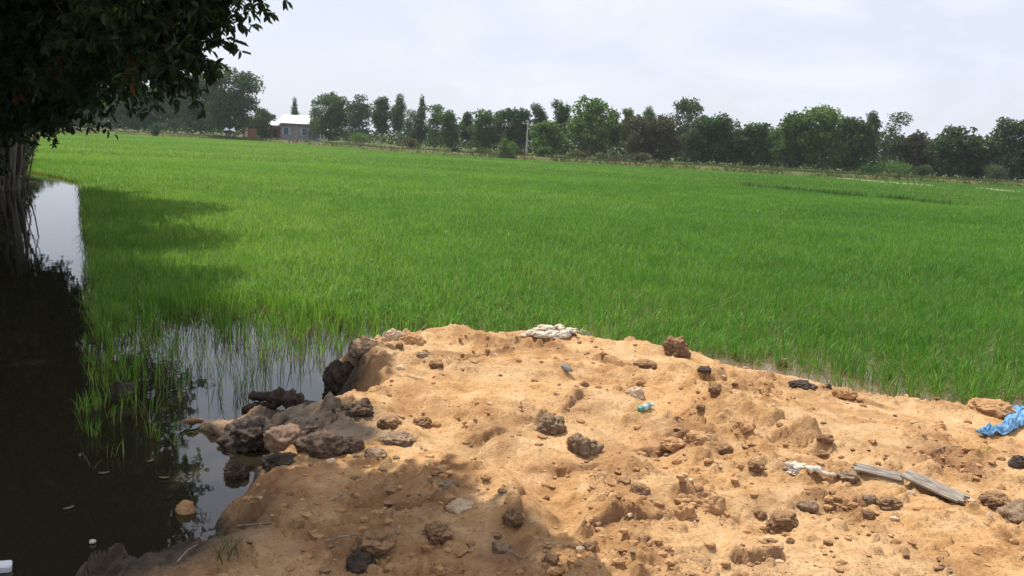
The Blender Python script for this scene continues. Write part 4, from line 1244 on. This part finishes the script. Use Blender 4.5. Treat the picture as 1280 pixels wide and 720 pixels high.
# px, py of the foot, width px, height px, material, roughness, label
CLODS = [
    (690, 546, 33, 31, 'mud_grey', .42, 'rough grey brown clod, left and upper one of the big pair in mid sand'),
    (728, 572, 37, 31, 'mud_grey', .42, 'rough grey brown clod, right and lower one of the big pair in mid sand'),
    (487, 535, 26, 15, 'mud_brown', .3, 'dark loaf shaped clod alone on smooth sand right of the muddy tongue'),
    (528, 535, 24, 14, 'mud_brown', .42, 'ragged dark clod at the head of a crust edge, right of the loaf shaped one'),
    (978, 664, 38, 27, 'mud_brown', .3, 'smooth sided brown boulder clod in the lower right sand'),
    (950, 650, 14, 12, 'mud_brown', .3, 'small dark clod just left of the lower right boulder clod'),
    (806, 463, 30, 16, 'mud_brown', .18, 'round reddish brown clod set into the bank under the crest'),
    (793, 498, 24, 15, 'pale_clod', .35, 'pale topped clod just above the green bottle'),
    (497, 556, 42, 16, 'mud_grey', .28, 'long grey clod pointing right beyond the muddy tongue'),
    (470, 572, 30, 12, 'mud_grey', .25, 'low grey clod at the right end of the muddy tongue'),
    (800, 620, 22, 17, 'mud_brown', .38, 'dark red brown clod below the mid sand crust'),
    (1245, 633, 28, 18, 'mud_brown', .35, 'dark clod right of the lower plank end'),
    (1276, 655, 46, 26, 'mud_grey', .3, 'wide grey clod at the right border below the planks'),
    (1113, 637, 26, 16, 'mud_brown', .35, 'dark clod under the middle of the lower plank'),
    (1087, 632, 18, 13, 'mud_grey', .3, 'grey clod left of the dark one under the lower plank'),
    (1058, 601, 24, 13, 'mud_grey', .32, 'grey brown clod between the white scrap and the planks'),
    (1009, 640, 22, 14, 'mud_grey', .32, 'flattish grey clod above the boulder clod'),
    (1085, 648, 14, 11, 'mud_brown', .3, 'small brown clod below the row under the planks'),
    (1274, 583, 22, 14, 'mud_dark', .35, 'dark wedge of clay at the right border under the blue cloth'),
    (945, 588, 18, 14, 'mud_brown', .36, 'brown clod left of the white scrap'),
    (1028, 571, 14, 9, 'mud_brown', .3, 'small dark clod above the white scrap'),
    (1032, 556, 18, 11, 'mud_brown', .3, 'brown clod higher above the white scrap'),
    (905, 566, 18, 12, 'mud_brown', .35, 'brown clod on the right shoulder of the mid crust'),
    (893, 492, 16, 12, 'mud_brown', .35, 'dark clod on the slope right of the green bottle'),
    (876, 513, 12, 8, 'mud_brown', .3, 'small clod below the dark one on the right slope'),
    (730, 484, 12, 8, 'mud_brown', .3, 'small brown clod between the grey stone and the pale topped clod'),
    (930, 541, 24, 15, 'sand_clod', .35, 'sandy clod at the end of the smooth rut'),
    (978, 462, 12, 14, 'mud_brown', .4, 'small upright clod at the wet margin behind the right slope'),
    (845, 448, 34, 28, 'mud_brown', .4, 'dark broken lump at the right end of the crest'),
    (880, 466, 16, 8, 'mud_dark', .35, 'black wet lump in the margin behind the crest'),
    (1003, 485, 28, 9, 'mud_dark', .4, 'long black lump in the muddy margin on the right'),
    (1034, 487, 9, 8, 'mud_dark', .35, 'tiny black lump right of the long black one'),
    (1055, 497, 24, 12, 'sand_clod', .4, 'ragged sandy lump at the margin right of the black lumps'),
    (454, 446, 38, 26, 'mud_grey', .22, 'rounded grey brown lump on top of the left end of the crest'),
    (490, 430, 26, 20, 'pale_clod', .35, 'pale lump on the crest right of the rounded grey one'),
    (514, 433, 34, 18, 'sand_clod', .35, 'sandy lump with a dark side on the crest'),
    (545, 461, 18, 9, 'mud_brown', .25, 'low brown clod below the sandy crest lump'),
    (528, 447, 14, 8, 'mud_grey', .3, 'small grey clod just under the sandy crest lump'),
    (501, 463, 14, 7, 'pale_clod', .3, 'small pale clod left of the low brown one'),
    (500, 435, 10, 8, 'mud_brown', .3, 'little dark clod wedged under the pale crest lump'),
    (360, 564, 52, 36, 'mud_pink', .26, 'pinkish smooth lump in the middle of the muddy tongue'),
    (316, 560, 66, 36, 'mud_dark', .42, 'black ragged lump at the left of the muddy tongue'),
    (405, 569, 58, 30, 'mud_wet', .42, 'crumbly brown lump right of the pinkish one'),
    (438, 569, 34, 25, 'mud_wet', .3, 'round brown lump ending the muddy tongue on the right'),
    (385, 548, 50, 26, 'mud_dark', .35, 'black lump behind the crumbly brown one'),
    (350, 583, 40, 16, 'mud_dark', .4, 'black crumb of mud in front of the pinkish lump'),
    (295, 600, 26, 24, 'mud_dark', .4, 'black broken bank edge below the muddy tongue'),
    (428, 492, 44, 40, 'mud_dark', .4, 'dark wet lump in the steep left bank over the pool'),
    (445, 520, 40, 22, 'mud_wet', .42, 'brown block by the pool below the steep bank'),
    (232, 645, 22, 20, 'sand_clod', .25, 'yellowish stone at the edge of the water, lower left'),
    (560, 612, 26, 12, 'mud_grey', .32, 'grey clod on the edge of the shade'),
    (468, 690, 46, 26, 'mud_brown', .38, 'big grey clod in the shade at the lower edge'),
    (450, 712, 36, 20, 'mud_dark', .35, 'dark clod in front of the big shaded one'),
    (545, 675, 36, 22, 'mud_brown', .38, 'brown clod in the shade right of the big grey one'),
    (626, 690, 22, 14, 'mud_grey', .35, 'dark grey clod in the right part of the shade'),
    (575, 640, 30, 14, 'pale_clod', .35, 'pale clod in the middle of the shade'),
    (640, 655, 24, 22, 'mud_brown', .35, 'brown broken lump at the crust edge by the right tip of the shade'),
    (880, 640, 44, 30, 'sand_clod', .32, 'large sandy lump over a dark hollow in the lower middle'),
    (855, 650, 24, 20, 'sand_clod', .4, 'sandy lump left of the large one over the hollow'),
    (1240, 520, 50, 20, 'sand_clod', .3, 'orange lump beside the blue cloth'),
    (870, 556, 34, 16, 'sand_clod', .38, 'knobbly sandy lump on the mid crust'),
    (840, 562, 30, 14, 'sand_clod', .38, 'knobbly sandy lump left of the other on the mid crust'),
    (780, 606, 16, 9, 'mud_brown', .35, 'small clod above the dark red brown one'),
    (737, 690, 14, 14, 'mud_brown', .3, 'brown clod standing at the lower edge of the sand'),
    (690, 705, 18, 12, 'mud_brown', .35, 'brown clod right beside the corner of the shade'),
]
hits = on_mound([(c[0], c[1] - c[3] * .25) for c in CLODS])
for i, ((px, py, wp, hpx, mt, rg, lab), P) in enumerate(zip(CLODS, hits)):
    dist = np.linalg.norm(P - CAM)
    s = dist / FPX
    rw = wp * s * .5; rh = hpx * s * .56
    v, f = clod_mesh(i + 1, rw, rw * random.Random(i).uniform(.75, 1.0), rh * 1.08, rg * 1.1, 5 if wp > 22 else 4)
    o = mesh_np('clod', v, None, M[mt], smooth=True, tris=f, loc=(P[0], P[1], P[2] + rh * .02))
    o.rotation_euler = (0, 0, random.Random(i + 50).uniform(-.5, .5))
    tag(o, lab, 'clod', 'clods of clay on the sand')

# pale rubble on the crest
px_l = [(664, 420, 15, 9), (676, 423, 20, 11), (690, 424, 24, 12), (704, 423, 18, 12), (683, 415, 18, 8), (698, 414, 15, 8), (714, 420, 14, 9), (655, 422, 10, 6), (729, 419, 12, 9), (672, 414, 11, 6)]
hits = on_mound([(a, b - c * .2) for a, b, w_, c in px_l])
for i, ((a, b, wp, hpx), P) in enumerate(zip(px_l, hits)):
    s = np.linalg.norm(P - CAM) / FPX
    v, f = clod_mesh(90 + i, wp * s * .55, wp * s * .45, hpx * s * .46, .5, 4)
    o = mesh_np('rubble_lump', v, None, M['lime'], smooth=True, tris=f, loc=(P[0], P[1], P[2] + hpx * s * .1))
    tag(o, 'whitish lump of rubble in the pale heap on the crest', 'rubble', 'pale rubble on the crest')

# crumbs of soil scattered everywhere: nobody could count them
n = 36000
u_ = RNG.uniform(-.62, .9, n); d_ = np.exp(RNG.uniform(math.log(2.4), math.log(11), n))
cx, cy = u_ * d_, d_
cz, cmud, cclu, cred = mound(cx, cy, True)
kp = (cz > .10) & (cmud < .22) & (RNG.random(n) < .10 + 1.1 * cclu ** 1.2)
cx, cy, cz = cx[kp], cy[kp], cz[kp]
v0, f0 = ico(1)
V, F, MI = [], [], []; off = 0
for i in range(len(cx)):
    r_ = .0035 + .023 * RNG.random() ** 5.0
    q_ = v0 * (1 + .45 * np.sin(v0[:, [1, 2, 0]] * 3.1 + i) * np.cos(v0 * 2.3 + 2 * i)) * np.array([1.25, .95, .75]) * r_ * (.8 + .5 * RNG.random(3))
    V.append(q_ + np.array([cx[i], cy[i], cz[i] + r_ * .3])); F.append(f0 + off); off += len(v0)
    MI.append(np.full(len(f0), RNG.choice(5, p=[.17, .03, .76, .04, .0])))
o = mesh_np('soil_crumbs', np.concatenate(V), None, [M['mud_brown'], M['mud_grey'], M['sand_clod'], M['pale_clod'], M['lime']], tris=np.concatenate(F), mat_idx=np.concatenate(MI))
tag(o, 'small crumbs of clay and grit strewn over the sand', 'soil crumbs', kind='stuff')

# --- the arching lump of roots and mud at the pool
def skin_path(path, radii, seed, rough=.25, sides=18, sub=6):
    pts = []
    rad = []
    for i in range(len(path) - 1):
        for k in range(sub):
            t = k / sub
            pts.append(np.array(path[i]) * (1 - t) + np.array(path[i + 1]) * t); rad.append(radii[i] * (1 - t) + radii[i + 1] * t)
    pts.append(np.array(path[-1])); rad.append(radii[-1])
    # rounded, closed ends
    pts = [pts[0] - (pts[1] - pts[0]) * .4] + pts + [pts[-1] + (pts[-1] - pts[-2]) * .4]
    rad = [.004] + rad + [.004]
    v, q = tube(pts, rad, sides)
    ctr = np.repeat(np.array(pts), sides, 0)
    out = []
    for p, c in zip(v, ctr):
        k = 1 + rough * (mnoise.turbulence(Vector(p * 14 + seed), 4, True) - .5) * 2 + rough * mnoise.noise(Vector(p * 6 + seed))
        out.append(c + (p - c) * k)
    return np.array(out), q


def gp(px, py, z): return G(px, py, z)


v, q = skin_path([gp(313, 495, .10), gp(330, 496, .14), gp(350, 496, .17), gp(368, 503, .14), gp(380, 514, .06), gp(384, 524, -.02)], [.03, .045, .055, .065, .07, .08], 3, .62)
v2, q2 = skin_path([gp(347, 499, .15), gp(338, 509, .07), gp(332, 520, -.03)], [.04, .045, .07], 5, .6)
v3, q3 = skin_path([gp(304, 512, .0), gp(318, 511, .04), gp(338, 516, .02)], [.03, .055, .06], 6, .6)
q = np.concatenate([q, q2 + len(v), q3 + len(v) + len(v2)]); v = np.concatenate([v, v2, v3])
o = mesh_np('mud_arch', v, q, M['mud_dark'], smooth=True)
tag(o, 'dark arching lump of muddy root reaching out over the pool', 'mud lump')
v, q = skin_path([gp(392, 552, .05), gp(340, 547, .05), gp(290, 541, .02), gp(255, 533, .01)], [.12, .12, .09, .045], 9, .3)
o = mesh_np('mud_tongue', v, q, M['mud_grey'], smooth=True)
tag(o, 'grey tongue of mud tapering out into the pool', 'mud lump')
v, q = skin_path([gp(229, 527, .04), gp(240, 526, .055), gp(252, 526, .03)], [.012, .03, .022], 12, .3)
o = mesh_np('wood_chip', v, q, M['mud_brown'], smooth=True)
tag(o, 'pointed brown chip at the tip of the mud tongue', 'chip')

# --- planks
def plank(name, a, b, z, width, thick, label, jag_start=False, jag_end=False, seed=0, tilt=0.0):
    pa, pb = np.array(a), np.array(b)
    L = np.linalg.norm(pb - pa)
    nx, ny = 34, 9
    rng_ = random.Random(seed)
    V, Q = [], []
    for layer in (1, 0):
        for i in range(nx):
            for j in range(ny):
                t = i / (nx - 1); x_ = t * L; y_ = (j / (ny - 1) - .5) * width
                ja = .05 * mnoise.noise(Vector((j * 1.9, seed, 0))) + .03 * mnoise.noise(Vector((j * 5.1, seed, 3)))
                if jag_start: x_ += max(0, 1 - t * 5) * (ja + .02) * 1.2
                if jag_end: x_ -= max(0, (t - .8) * 5) * (ja + .02) * 1.2
                z_ = (thick if layer else 0) + .004 * mnoise.noise(Vector((x_ * 3, y_ * 60, seed))) + .006 * mnoise.noise(Vector((x_ * 6, 0, seed)))
                y_ += .004 * mnoise.noise(Vector((x_ * 14, y_ * 9, seed + 4)))
                V.append((x_, y_, z_))
    N1 = nx * ny
    for i in range(nx - 1):
        for j in range(ny - 1):
            k = i * ny + j
            Q.append((k, k + ny, k + ny + 1, k + 1)); Q.append((N1 + k, N1 + k + 1, N1 + k + ny + 1, N1 + k + ny))
    for i in range(nx - 1):
        k = i * ny; Q.append((k, N1 + k, N1 + k + ny, k + ny)); k = i * ny + ny - 1; Q.append((k, k + ny, N1 + k + ny, N1 + k))
    for j in range(ny - 1):
        k = j; Q.append((k, k + 1, N1 + k + 1, N1 + k)); k = (nx - 1) * ny + j; Q.append((k, N1 + k, N1 + k + 1, k + 1))
    o = mesh_np(name, V, Q, M['wood_grey'], smooth=False)
    d = (pb - pa) / L
    o.location = pa
    o.rotation_euler = (tilt, -math.asin(d[2]), math.atan2(d[1], d[0]))
    tag(o, label, 'plank')
    return o


ph_ = on_mound([(1063, 588), (1123, 601), (1130, 601), (1207, 632)])
plank('plank', ph_[0] + np.array([0, 0, .012]), ph_[1] + np.array([0.02, 0, .012]), 0, .078, .012, 'shorter grey weathered plank with a splintered end, half buried in sand', True, False, 3, .25)
plank('plank', ph_[2] + np.array([0, .0, .045]), ph_[3] + np.array([0, 0, .012]), 0, .09, .014, 'longer grey weathered plank lying tilted in the sand', False, True, 8, .3)

# --- blue cloth
M['blue_cloth'] = simple_mat('blue_cloth', (0.05, 0.20, 0.42), (0.26, 0.47, 0.68), 22, .6, .8, .01)
cl = on_mound([(1222, 546), (1240, 544), (1256, 541), (1268, 533), (1266, 520), (1272, 516), (1288, 524), (1310, 530)])
nu, nv = 110, 26
P_ = np.array(cl); cum = np.concatenate([[0], np.cumsum(np.linalg.norm(np.diff(P_, axis=0), axis=1))]); ss = np.linspace(0, cum[-1], nu)
cxs = np.stack([np.interp(ss, cum, P_[:, k]) for k in range(3)], 1)
wd = np.interp(ss / cum[-1], [0, .1, .3, .5, .7, 1], [.025, .05, .07, .085, .10, .13])
V = []
for i in range(nu):
    d = cxs[min(i + 2, nu - 1)] - cxs[max(i - 2, 0)]; d[2] = 0; d /= np.linalg.norm(d) + 1e-9
    nn = np.array([-d[1], d[0], 0])
    for j in range(nv):
        w_ = j / (nv - 1) * 2 - 1
        wj = w_ * wd[i] * (1 + .3 * mnoise.noise(Vector((i * .12, j * .1, 5))))
        p = cxs[i] + nn * wj
        fold = .05 * abs(mnoise.noise(Vector((ss[i] * 7, w_ * 1.7, 1)))) + .06 * max(0, .5 - 1.6 * abs(mnoise.noise(Vector((ss[i] * 16 + w_ * 2.2, w_ * 2.4 - ss[i] * 8, 2))))) + .02 * abs(mnoise.noise(Vector((ss[i] * 40, w_ * 6, 4)))) + .05 * (1 - w_ * w_) * (0.5 + mnoise.noise(Vector((ss[i] * 5, 0, 7))))
        V.append((p[0], p[1], fold))
V = np.array(V)
V[:, 2] = np.maximum(V[:, 2], .0) + np.maximum(mound(V[:, 0], V[:, 1]), 0) + .008
idx = np.arange(nu * nv).reshape(nu, nv)
quads = np.stack([idx[:-1, :-1], idx[1:, :-1], idx[1:, 1:], idx[:-1, 1:]], -1).reshape(-1, 4)
o = mesh_np('cloth', V, quads, M['blue_cloth'], smooth=True)
sm = o.modifiers.new('thickness', 'SOLIDIFY'); sm.thickness = .004
tag(o, 'crumpled bright blue cloth dropped on the sand at the right border', 'cloth')

# --- white scrap
M['white_plastic'] = simple_mat('dirty_white_plastic', (0.42, 0.34, 0.24), (0.76, 0.71, 0.62), 16, .6, .5, .006)
sc_ = on_mound([(990, 590), (1004, 592), (1018, 594), (1032, 598), (1043, 600)])
root = empty('plastic_scrap', sc_[1]); tag(root, 'crumpled dirty white plastic scrap with a hole, left of the planks', 'scrap')
b0 = np.array(sc_[1])
v, q = skin_path([sc_[1] - b0 + [.03, 0, .03], sc_[2] - b0 + [0, 0, .035], sc_[3] - b0 + [0, 0, .025], sc_[4] - b0 + [0, 0, .02]], [.024, .02, .015, .022], 21, .75, 20, 7)
v[:, 2] *= .7
mesh_np('fold', v, q, M['white_plastic'], root, smooth=True)
v, f = clod_mesh(61, .072, .05, .036, .75, 5)
mesh_np('crumple', v + (sc_[0] - b0) + np.array([.02, 0, .02]), None, M['white_plastic'], root, smooth=True, tris=f)

# --- bottle
M['bottle'] = simple_mat('teal_plastic', (0.05, 0.24, 0.20), (0.12, 0.40, 0.34), 20, .3, .2, .003, spec=.5)
bt = on_mound([(806, 514)])[0]
root = empty('bottle', bt + np.array([0, 0, .028]), R(28)); root.rotation_euler = (0, R(-12), R(28)); tag(root, 'small crushed teal green bottle with a white cap on the sand', 'bottle')
prof = [(-.062, .004), (-.06, .022), (-.05, .026), (-.03, .023), (-.01, .027), (.012, .024), (.03, .026), (.042, .018), (.05, .011), (.06, .011), (.062, .003)]
V, Q = [], []
sd_ = 18
for k, (x_, r_) in enumerate(prof):
    for j in range(sd_):
        w_ = 6.283 * j / sd_
        dent = 1 + .14 * mnoise.noise(Vector((x_ * 40, math.cos(w_) * 1.5, math.sin(w_) * 1.5)))
        V.append((x_, math.cos(w_) * r_ * dent, math.sin(w_) * r_ * dent * .82))
for k in range(len(prof) - 1):
    for j in range(sd_): Q.append((k * sd_ + j, k * sd_ + (j + 1) % sd_, (k + 1) * sd_ + (j + 1) % sd_, (k + 1) * sd_ + j))
mesh_np('body', V, Q, M['bottle'], root, smooth=True)
v, q = tube([(.057, 0, 0), (.058, 0, 0), (.074, 0, 0), (.075, 0, 0)], [.002, .0145, .014, .002], 16); mesh_np('cap', v, q, M['white_paint'], root)
v, q = tube([(-.02, 0, 0), (-.019, 0, 0), (.012, 0, 0), (.013, 0, 0)], [.02, .0292, .0285, .02], 18); v[:, 2] *= .86; mesh_np('band', v, q, M['pale_frame'], root, smooth=True)

# --- grey stone, sticks, bark, foam, floating bits
st = on_mound([(708, 464), (570, 697), (588, 692), (645, 697), (225, 703), (640, 625), (1245, 605), (5, 714), (116, 680), (330, 617), (290, 700), (250, 700), (1225, 566), (395, 600)])
P = st[0]
v, f = clod_mesh(71, .06, .022, .026, .22, 4)
o = mesh_np('stone', v, None, simple_mat('slate_stone', (0.16, 0.16, 0.18), (0.30, 0.29, 0.30), 10), smooth=True, tris=f, loc=P + np.array([0, 0, .014])); o.rotation_euler = (0, .2, -.7)
tag(o, 'slim slate grey stone on the upper sand, tilted to the right', 'stone')
v, q = skin_path([st[1] + [0, 0, .06], st[1] + [.0, 0, .025], st[1] + [.015, 0, .008], st[2] + [-.02, 0, .012], st[2] + [.01, 0, .012]], [.006, .009, .01, .009, .005], 31, .3, 10, 5)
o = mesh_np('bark_strip', v, q, M['sand_clod'], smooth=True); tag(o, 'hooked curl of pale bark in the shade at the lower edge', 'bark')
STK = [((620, 690), (652, 700), 'thin pale stick in the right tip of the shade'), ((222, 706), (246, 684), 'short pale twig at the bank in the lower left corner'), ((408, 678), (470, 674), 'long thin twig across the shaded sand'),
       ((300, 660), (372, 662), 'pale dry stem lying on the red bank'), ((1170, 566), (1196, 560), 'dark twig in the rough hollow right of the planks'), ((415, 628), (442, 622), 'dark twig at the edge of the shade')]
for (a, b, lab) in STK:
    h_ = on_mound([a, b]); h_[:, 2] += .01
    v, q = skin_path([h_[0], (h_[0] + h_[1]) / 2 + [0, .01, .012], h_[1]], [.0045, .005, .003], 41, .3, 8, 6)
    o = mesh_np('twig', v, q, M['wood_grey'], smooth=True); tag(o, lab, 'twig')
bm = bmesh.new(); box(bm, -.035, .035, -.03, .03, 0, .045)
o = bm_obj('foam_block', bm, M['white_paint'], bevel=.008, loc=st[7]); o.rotation_euler = (.15, .1, .5)
tag(o, 'small white foam block in the lower left corner', 'foam block')
v, f = clod_mesh(73, .018, .015, .014, .2, 3)
o = mesh_np('pebble', v, None, M['lime'], smooth=True, tris=f, loc=st[8] + [0, 0, .01]); tag(o, 'round white pebble on the dark mud at the lower left water edge', 'pebble')

# floating leaves and scum
M['dry_leaf'] = simple_mat('dry_leaf', (0.12, 0.085, 0.045), (0.32, 0.25, 0.16), 20, .8, .3, .004)
FL = [(130, 592, .055, 'dry_leaf', .4, 'pale dry leaf afloat on the dark channel, the upper one'), (86, 636, .05, 'dry_leaf', .9, 'pale dry leaf afloat on the dark channel, nearest the lower left'), (205, 598, .05, 'dry_leaf', .1, 'tan leaf afloat beside the dark debris in the pool'),
      (232, 601, .05, 'mud_dark', .2, 'dark curled leaf standing in the pool'), (212, 622, .045, 'mud_dark', 1.2, 'small dark leaf flat on the pool, left below the curled one'), (240, 614, .05, 'mud_dark', 2.0, 'dark narrow leaf afloat right of the curled one'),
      (188, 577, .04, 'dry_leaf', 1.0, 'tiny tan leaf at the foot of the rice stems'), (100, 570, .04, 'dry_leaf', 2.0, 'small dry leaf afloat near the left rice tuft')]
for i, (px, py, L_, mt, rz, lab) in enumerate(FL):
    L_ *= .62
    p = G(px, py, .004)
    V = []
    for k in range(7):
        t = k / 6; w_ = .34 * math.sin(math.pi * (t * .92 + .04)) * L_
        zc = .018 * (t - .5) ** 2 * 4 * (L_ / .05) * (2.0 if 'standing' in lab else .6)
        for s_ in (-1, 0, 1): V.append(((t - .5) * L_ * 2, s_ * w_, zc + (.008 if s_ else 0)))
    Q = []
    for k in range(6):
        for s_ in range(2): Q.append((k * 3 + s_, (k + 1) * 3 + s_, (k + 1) * 3 + s_ + 1, k * 3 + s_ + 1))
    o = mesh_np('floating_leaf', V, Q, M[mt], smooth=True, loc=p); o.rotation_euler = (0, 0, rz)
    so = o.modifiers.new('thickness', 'SOLIDIFY'); so.thickness = .002
    tag(o, lab, 'leaf', 'leaves afloat on the water')
p = G(152, 492, .04)
v, f = clod_mesh(75, .11, .09, .10, .5, 4)
o = mesh_np('clod', v, None, M['mud_dark'], smooth=True, tris=f, loc=p); tag(o, 'black clod standing in the water among the left rice tuft', 'clod')

# tufts of weed on the near bank
def tuft(p, n, h, lab, mat='dyke_grass', spread=.03):
    pos = np.stack([RNG.normal(0, spread, n), RNG.normal(0, spread, n), np.full(n, -.01)], 1)
    v, q, t, rn = blades(pos, RNG.uniform(.5, 1, n) * h, np.full(n, .005), np.abs(RNG.normal(.35, .2, n)), RNG.uniform(0, 6.28, n), 4, RNG.random(n))
    o = mesh_np('grass_tuft', v, q, M[mat], attrs={'t': t, 'rnd': rn}, loc=p)
    tag(o, lab, 'grass tuft')


tuft(st[10], 26, .17, 'sparse green weed tuft on the near bank at the lower left')
tuft(st[12], 12, .07, 'tiny green sprout on the sand below the blue cloth', 'rice')
for px, py, n_, h_, lab in ((145, 572, 10, .2, 'loose tuft of rice in the dark water, lowest one on the left'), (222, 560, 8, .34, 'thin rice tuft alone in the bright pool, left of the mud tongue'), (118, 580, 5, .18, 'few bent rice blades in the dark channel')):
    tuft(G(px, py, 0), n_, h_, lab, 'rice', .05)

# ------------------------------------------------------------------ light and sky
sl = bpy.data.lights.new('sun', 'SUN'); sl.energy = 4.7; sl.angle = R(.55); sl.color = (1.0, .955, .88)
so = bpy.data.objects.new('sun', sl); so.rotation_euler = sun_dir.to_track_quat('Z', 'Y').to_euler(); so.location = (0, 0, 30); COL.objects.link(so)

w = bpy.data.worlds.new('World'); scene.world = w; w.use_nodes = True
nt = w.node_tree; nt.nodes.clear()
wo = nt.nodes.new('ShaderNodeOutputWorld'); bg = nt.nodes.new('ShaderNodeBackground')
sky = nt.nodes.new('ShaderNodeTexSky'); sky.sky_type = 'NISHITA'; sky.sun_disc = False
sky.sun_elevation = SUN_EL; sky.sun_rotation = SUN_AZ; sky.air_density = 1.0; sky.dust_density = 1.5; sky.ozone_density = 3.0
tc = nt.nodes.new('ShaderNodeTexCoord')
mp = nt.nodes.new('ShaderNodeMapping'); mp.inputs['Scale'].default_value = (1, 1, 2.6); nt.links.new(tc.outputs['Generated'], mp.inputs['Vector'])
nz = nt.nodes.new('ShaderNodeTexNoise'); nz.inputs['Scale'].default_value = 4.6; nz.inputs['Detail'].default_value = 7; nz.inputs['Roughness'].default_value = .55; nz.inputs['Distortion'].default_value = .4
nt.links.new(mp.outputs[0], nz.inputs['Vector'])
cr = nt.nodes.new('ShaderNodeValToRGB'); cr.color_ramp.elements[0].position = .46; cr.color_ramp.elements[0].color = (.78, .78, .78, 1); cr.color_ramp.elements[1].position = .64; cr.color_ramp.elements[1].color = (1, 1, 1, 1)
nt.links.new(nz.outputs['Fac'], cr.inputs['Fac'])
mx = nt.nodes.new('ShaderNodeMix'); mx.data_type = 'RGBA'
nt.links.new(cr.outputs[0], mx.inputs[0]); nt.links.new(sky.outputs[0], mx.inputs[6]); mx.inputs[7].default_value = (8.2, 8.6, 9.7, 1)
nt.links.new(mx.outputs[2], bg.inputs['Color']); bg.inputs['Strength'].default_value = .09
nt.links.new(bg.outputs[0], wo.inputs['Surface'])

hz = bpy.data.materials.new('thin_haze'); hz.use_nodes = True; hz.node_tree.nodes.clear()
ho = hz.node_tree.nodes.new('ShaderNodeOutputMaterial'); hv = hz.node_tree.nodes.new('ShaderNodeVolumePrincipled')
hv.inputs['Color'].default_value = (.86, .91, 1.0, 1); hv.inputs['Density'].default_value = .00022; hv.inputs['Anisotropy'].default_value = .3
hz.node_tree.links.new(hv.outputs[0], ho.inputs['Volume'])
bm = bmesh.new(); box(bm, -400, 400, -40, 420, -2, 24)
o = bm_obj('haze', bm, hz); tag(o, 'thin humid haze over the far side of the field', 'haze', kind='stuff')

scene.view_settings.view_transform = 'Standard'
scene.view_settings.look = 'None'
scene.view_settings.exposure = 0.28
scene.view_settings.gamma = 1.0
scene.view_settings.use_curve_mapping = False
scene.cycles.max_bounces = 6
scene.cycles.transparent_max_bounces = 4
scene.cycles.volume_bounces = 0
scene.cycles.use_denoising = True
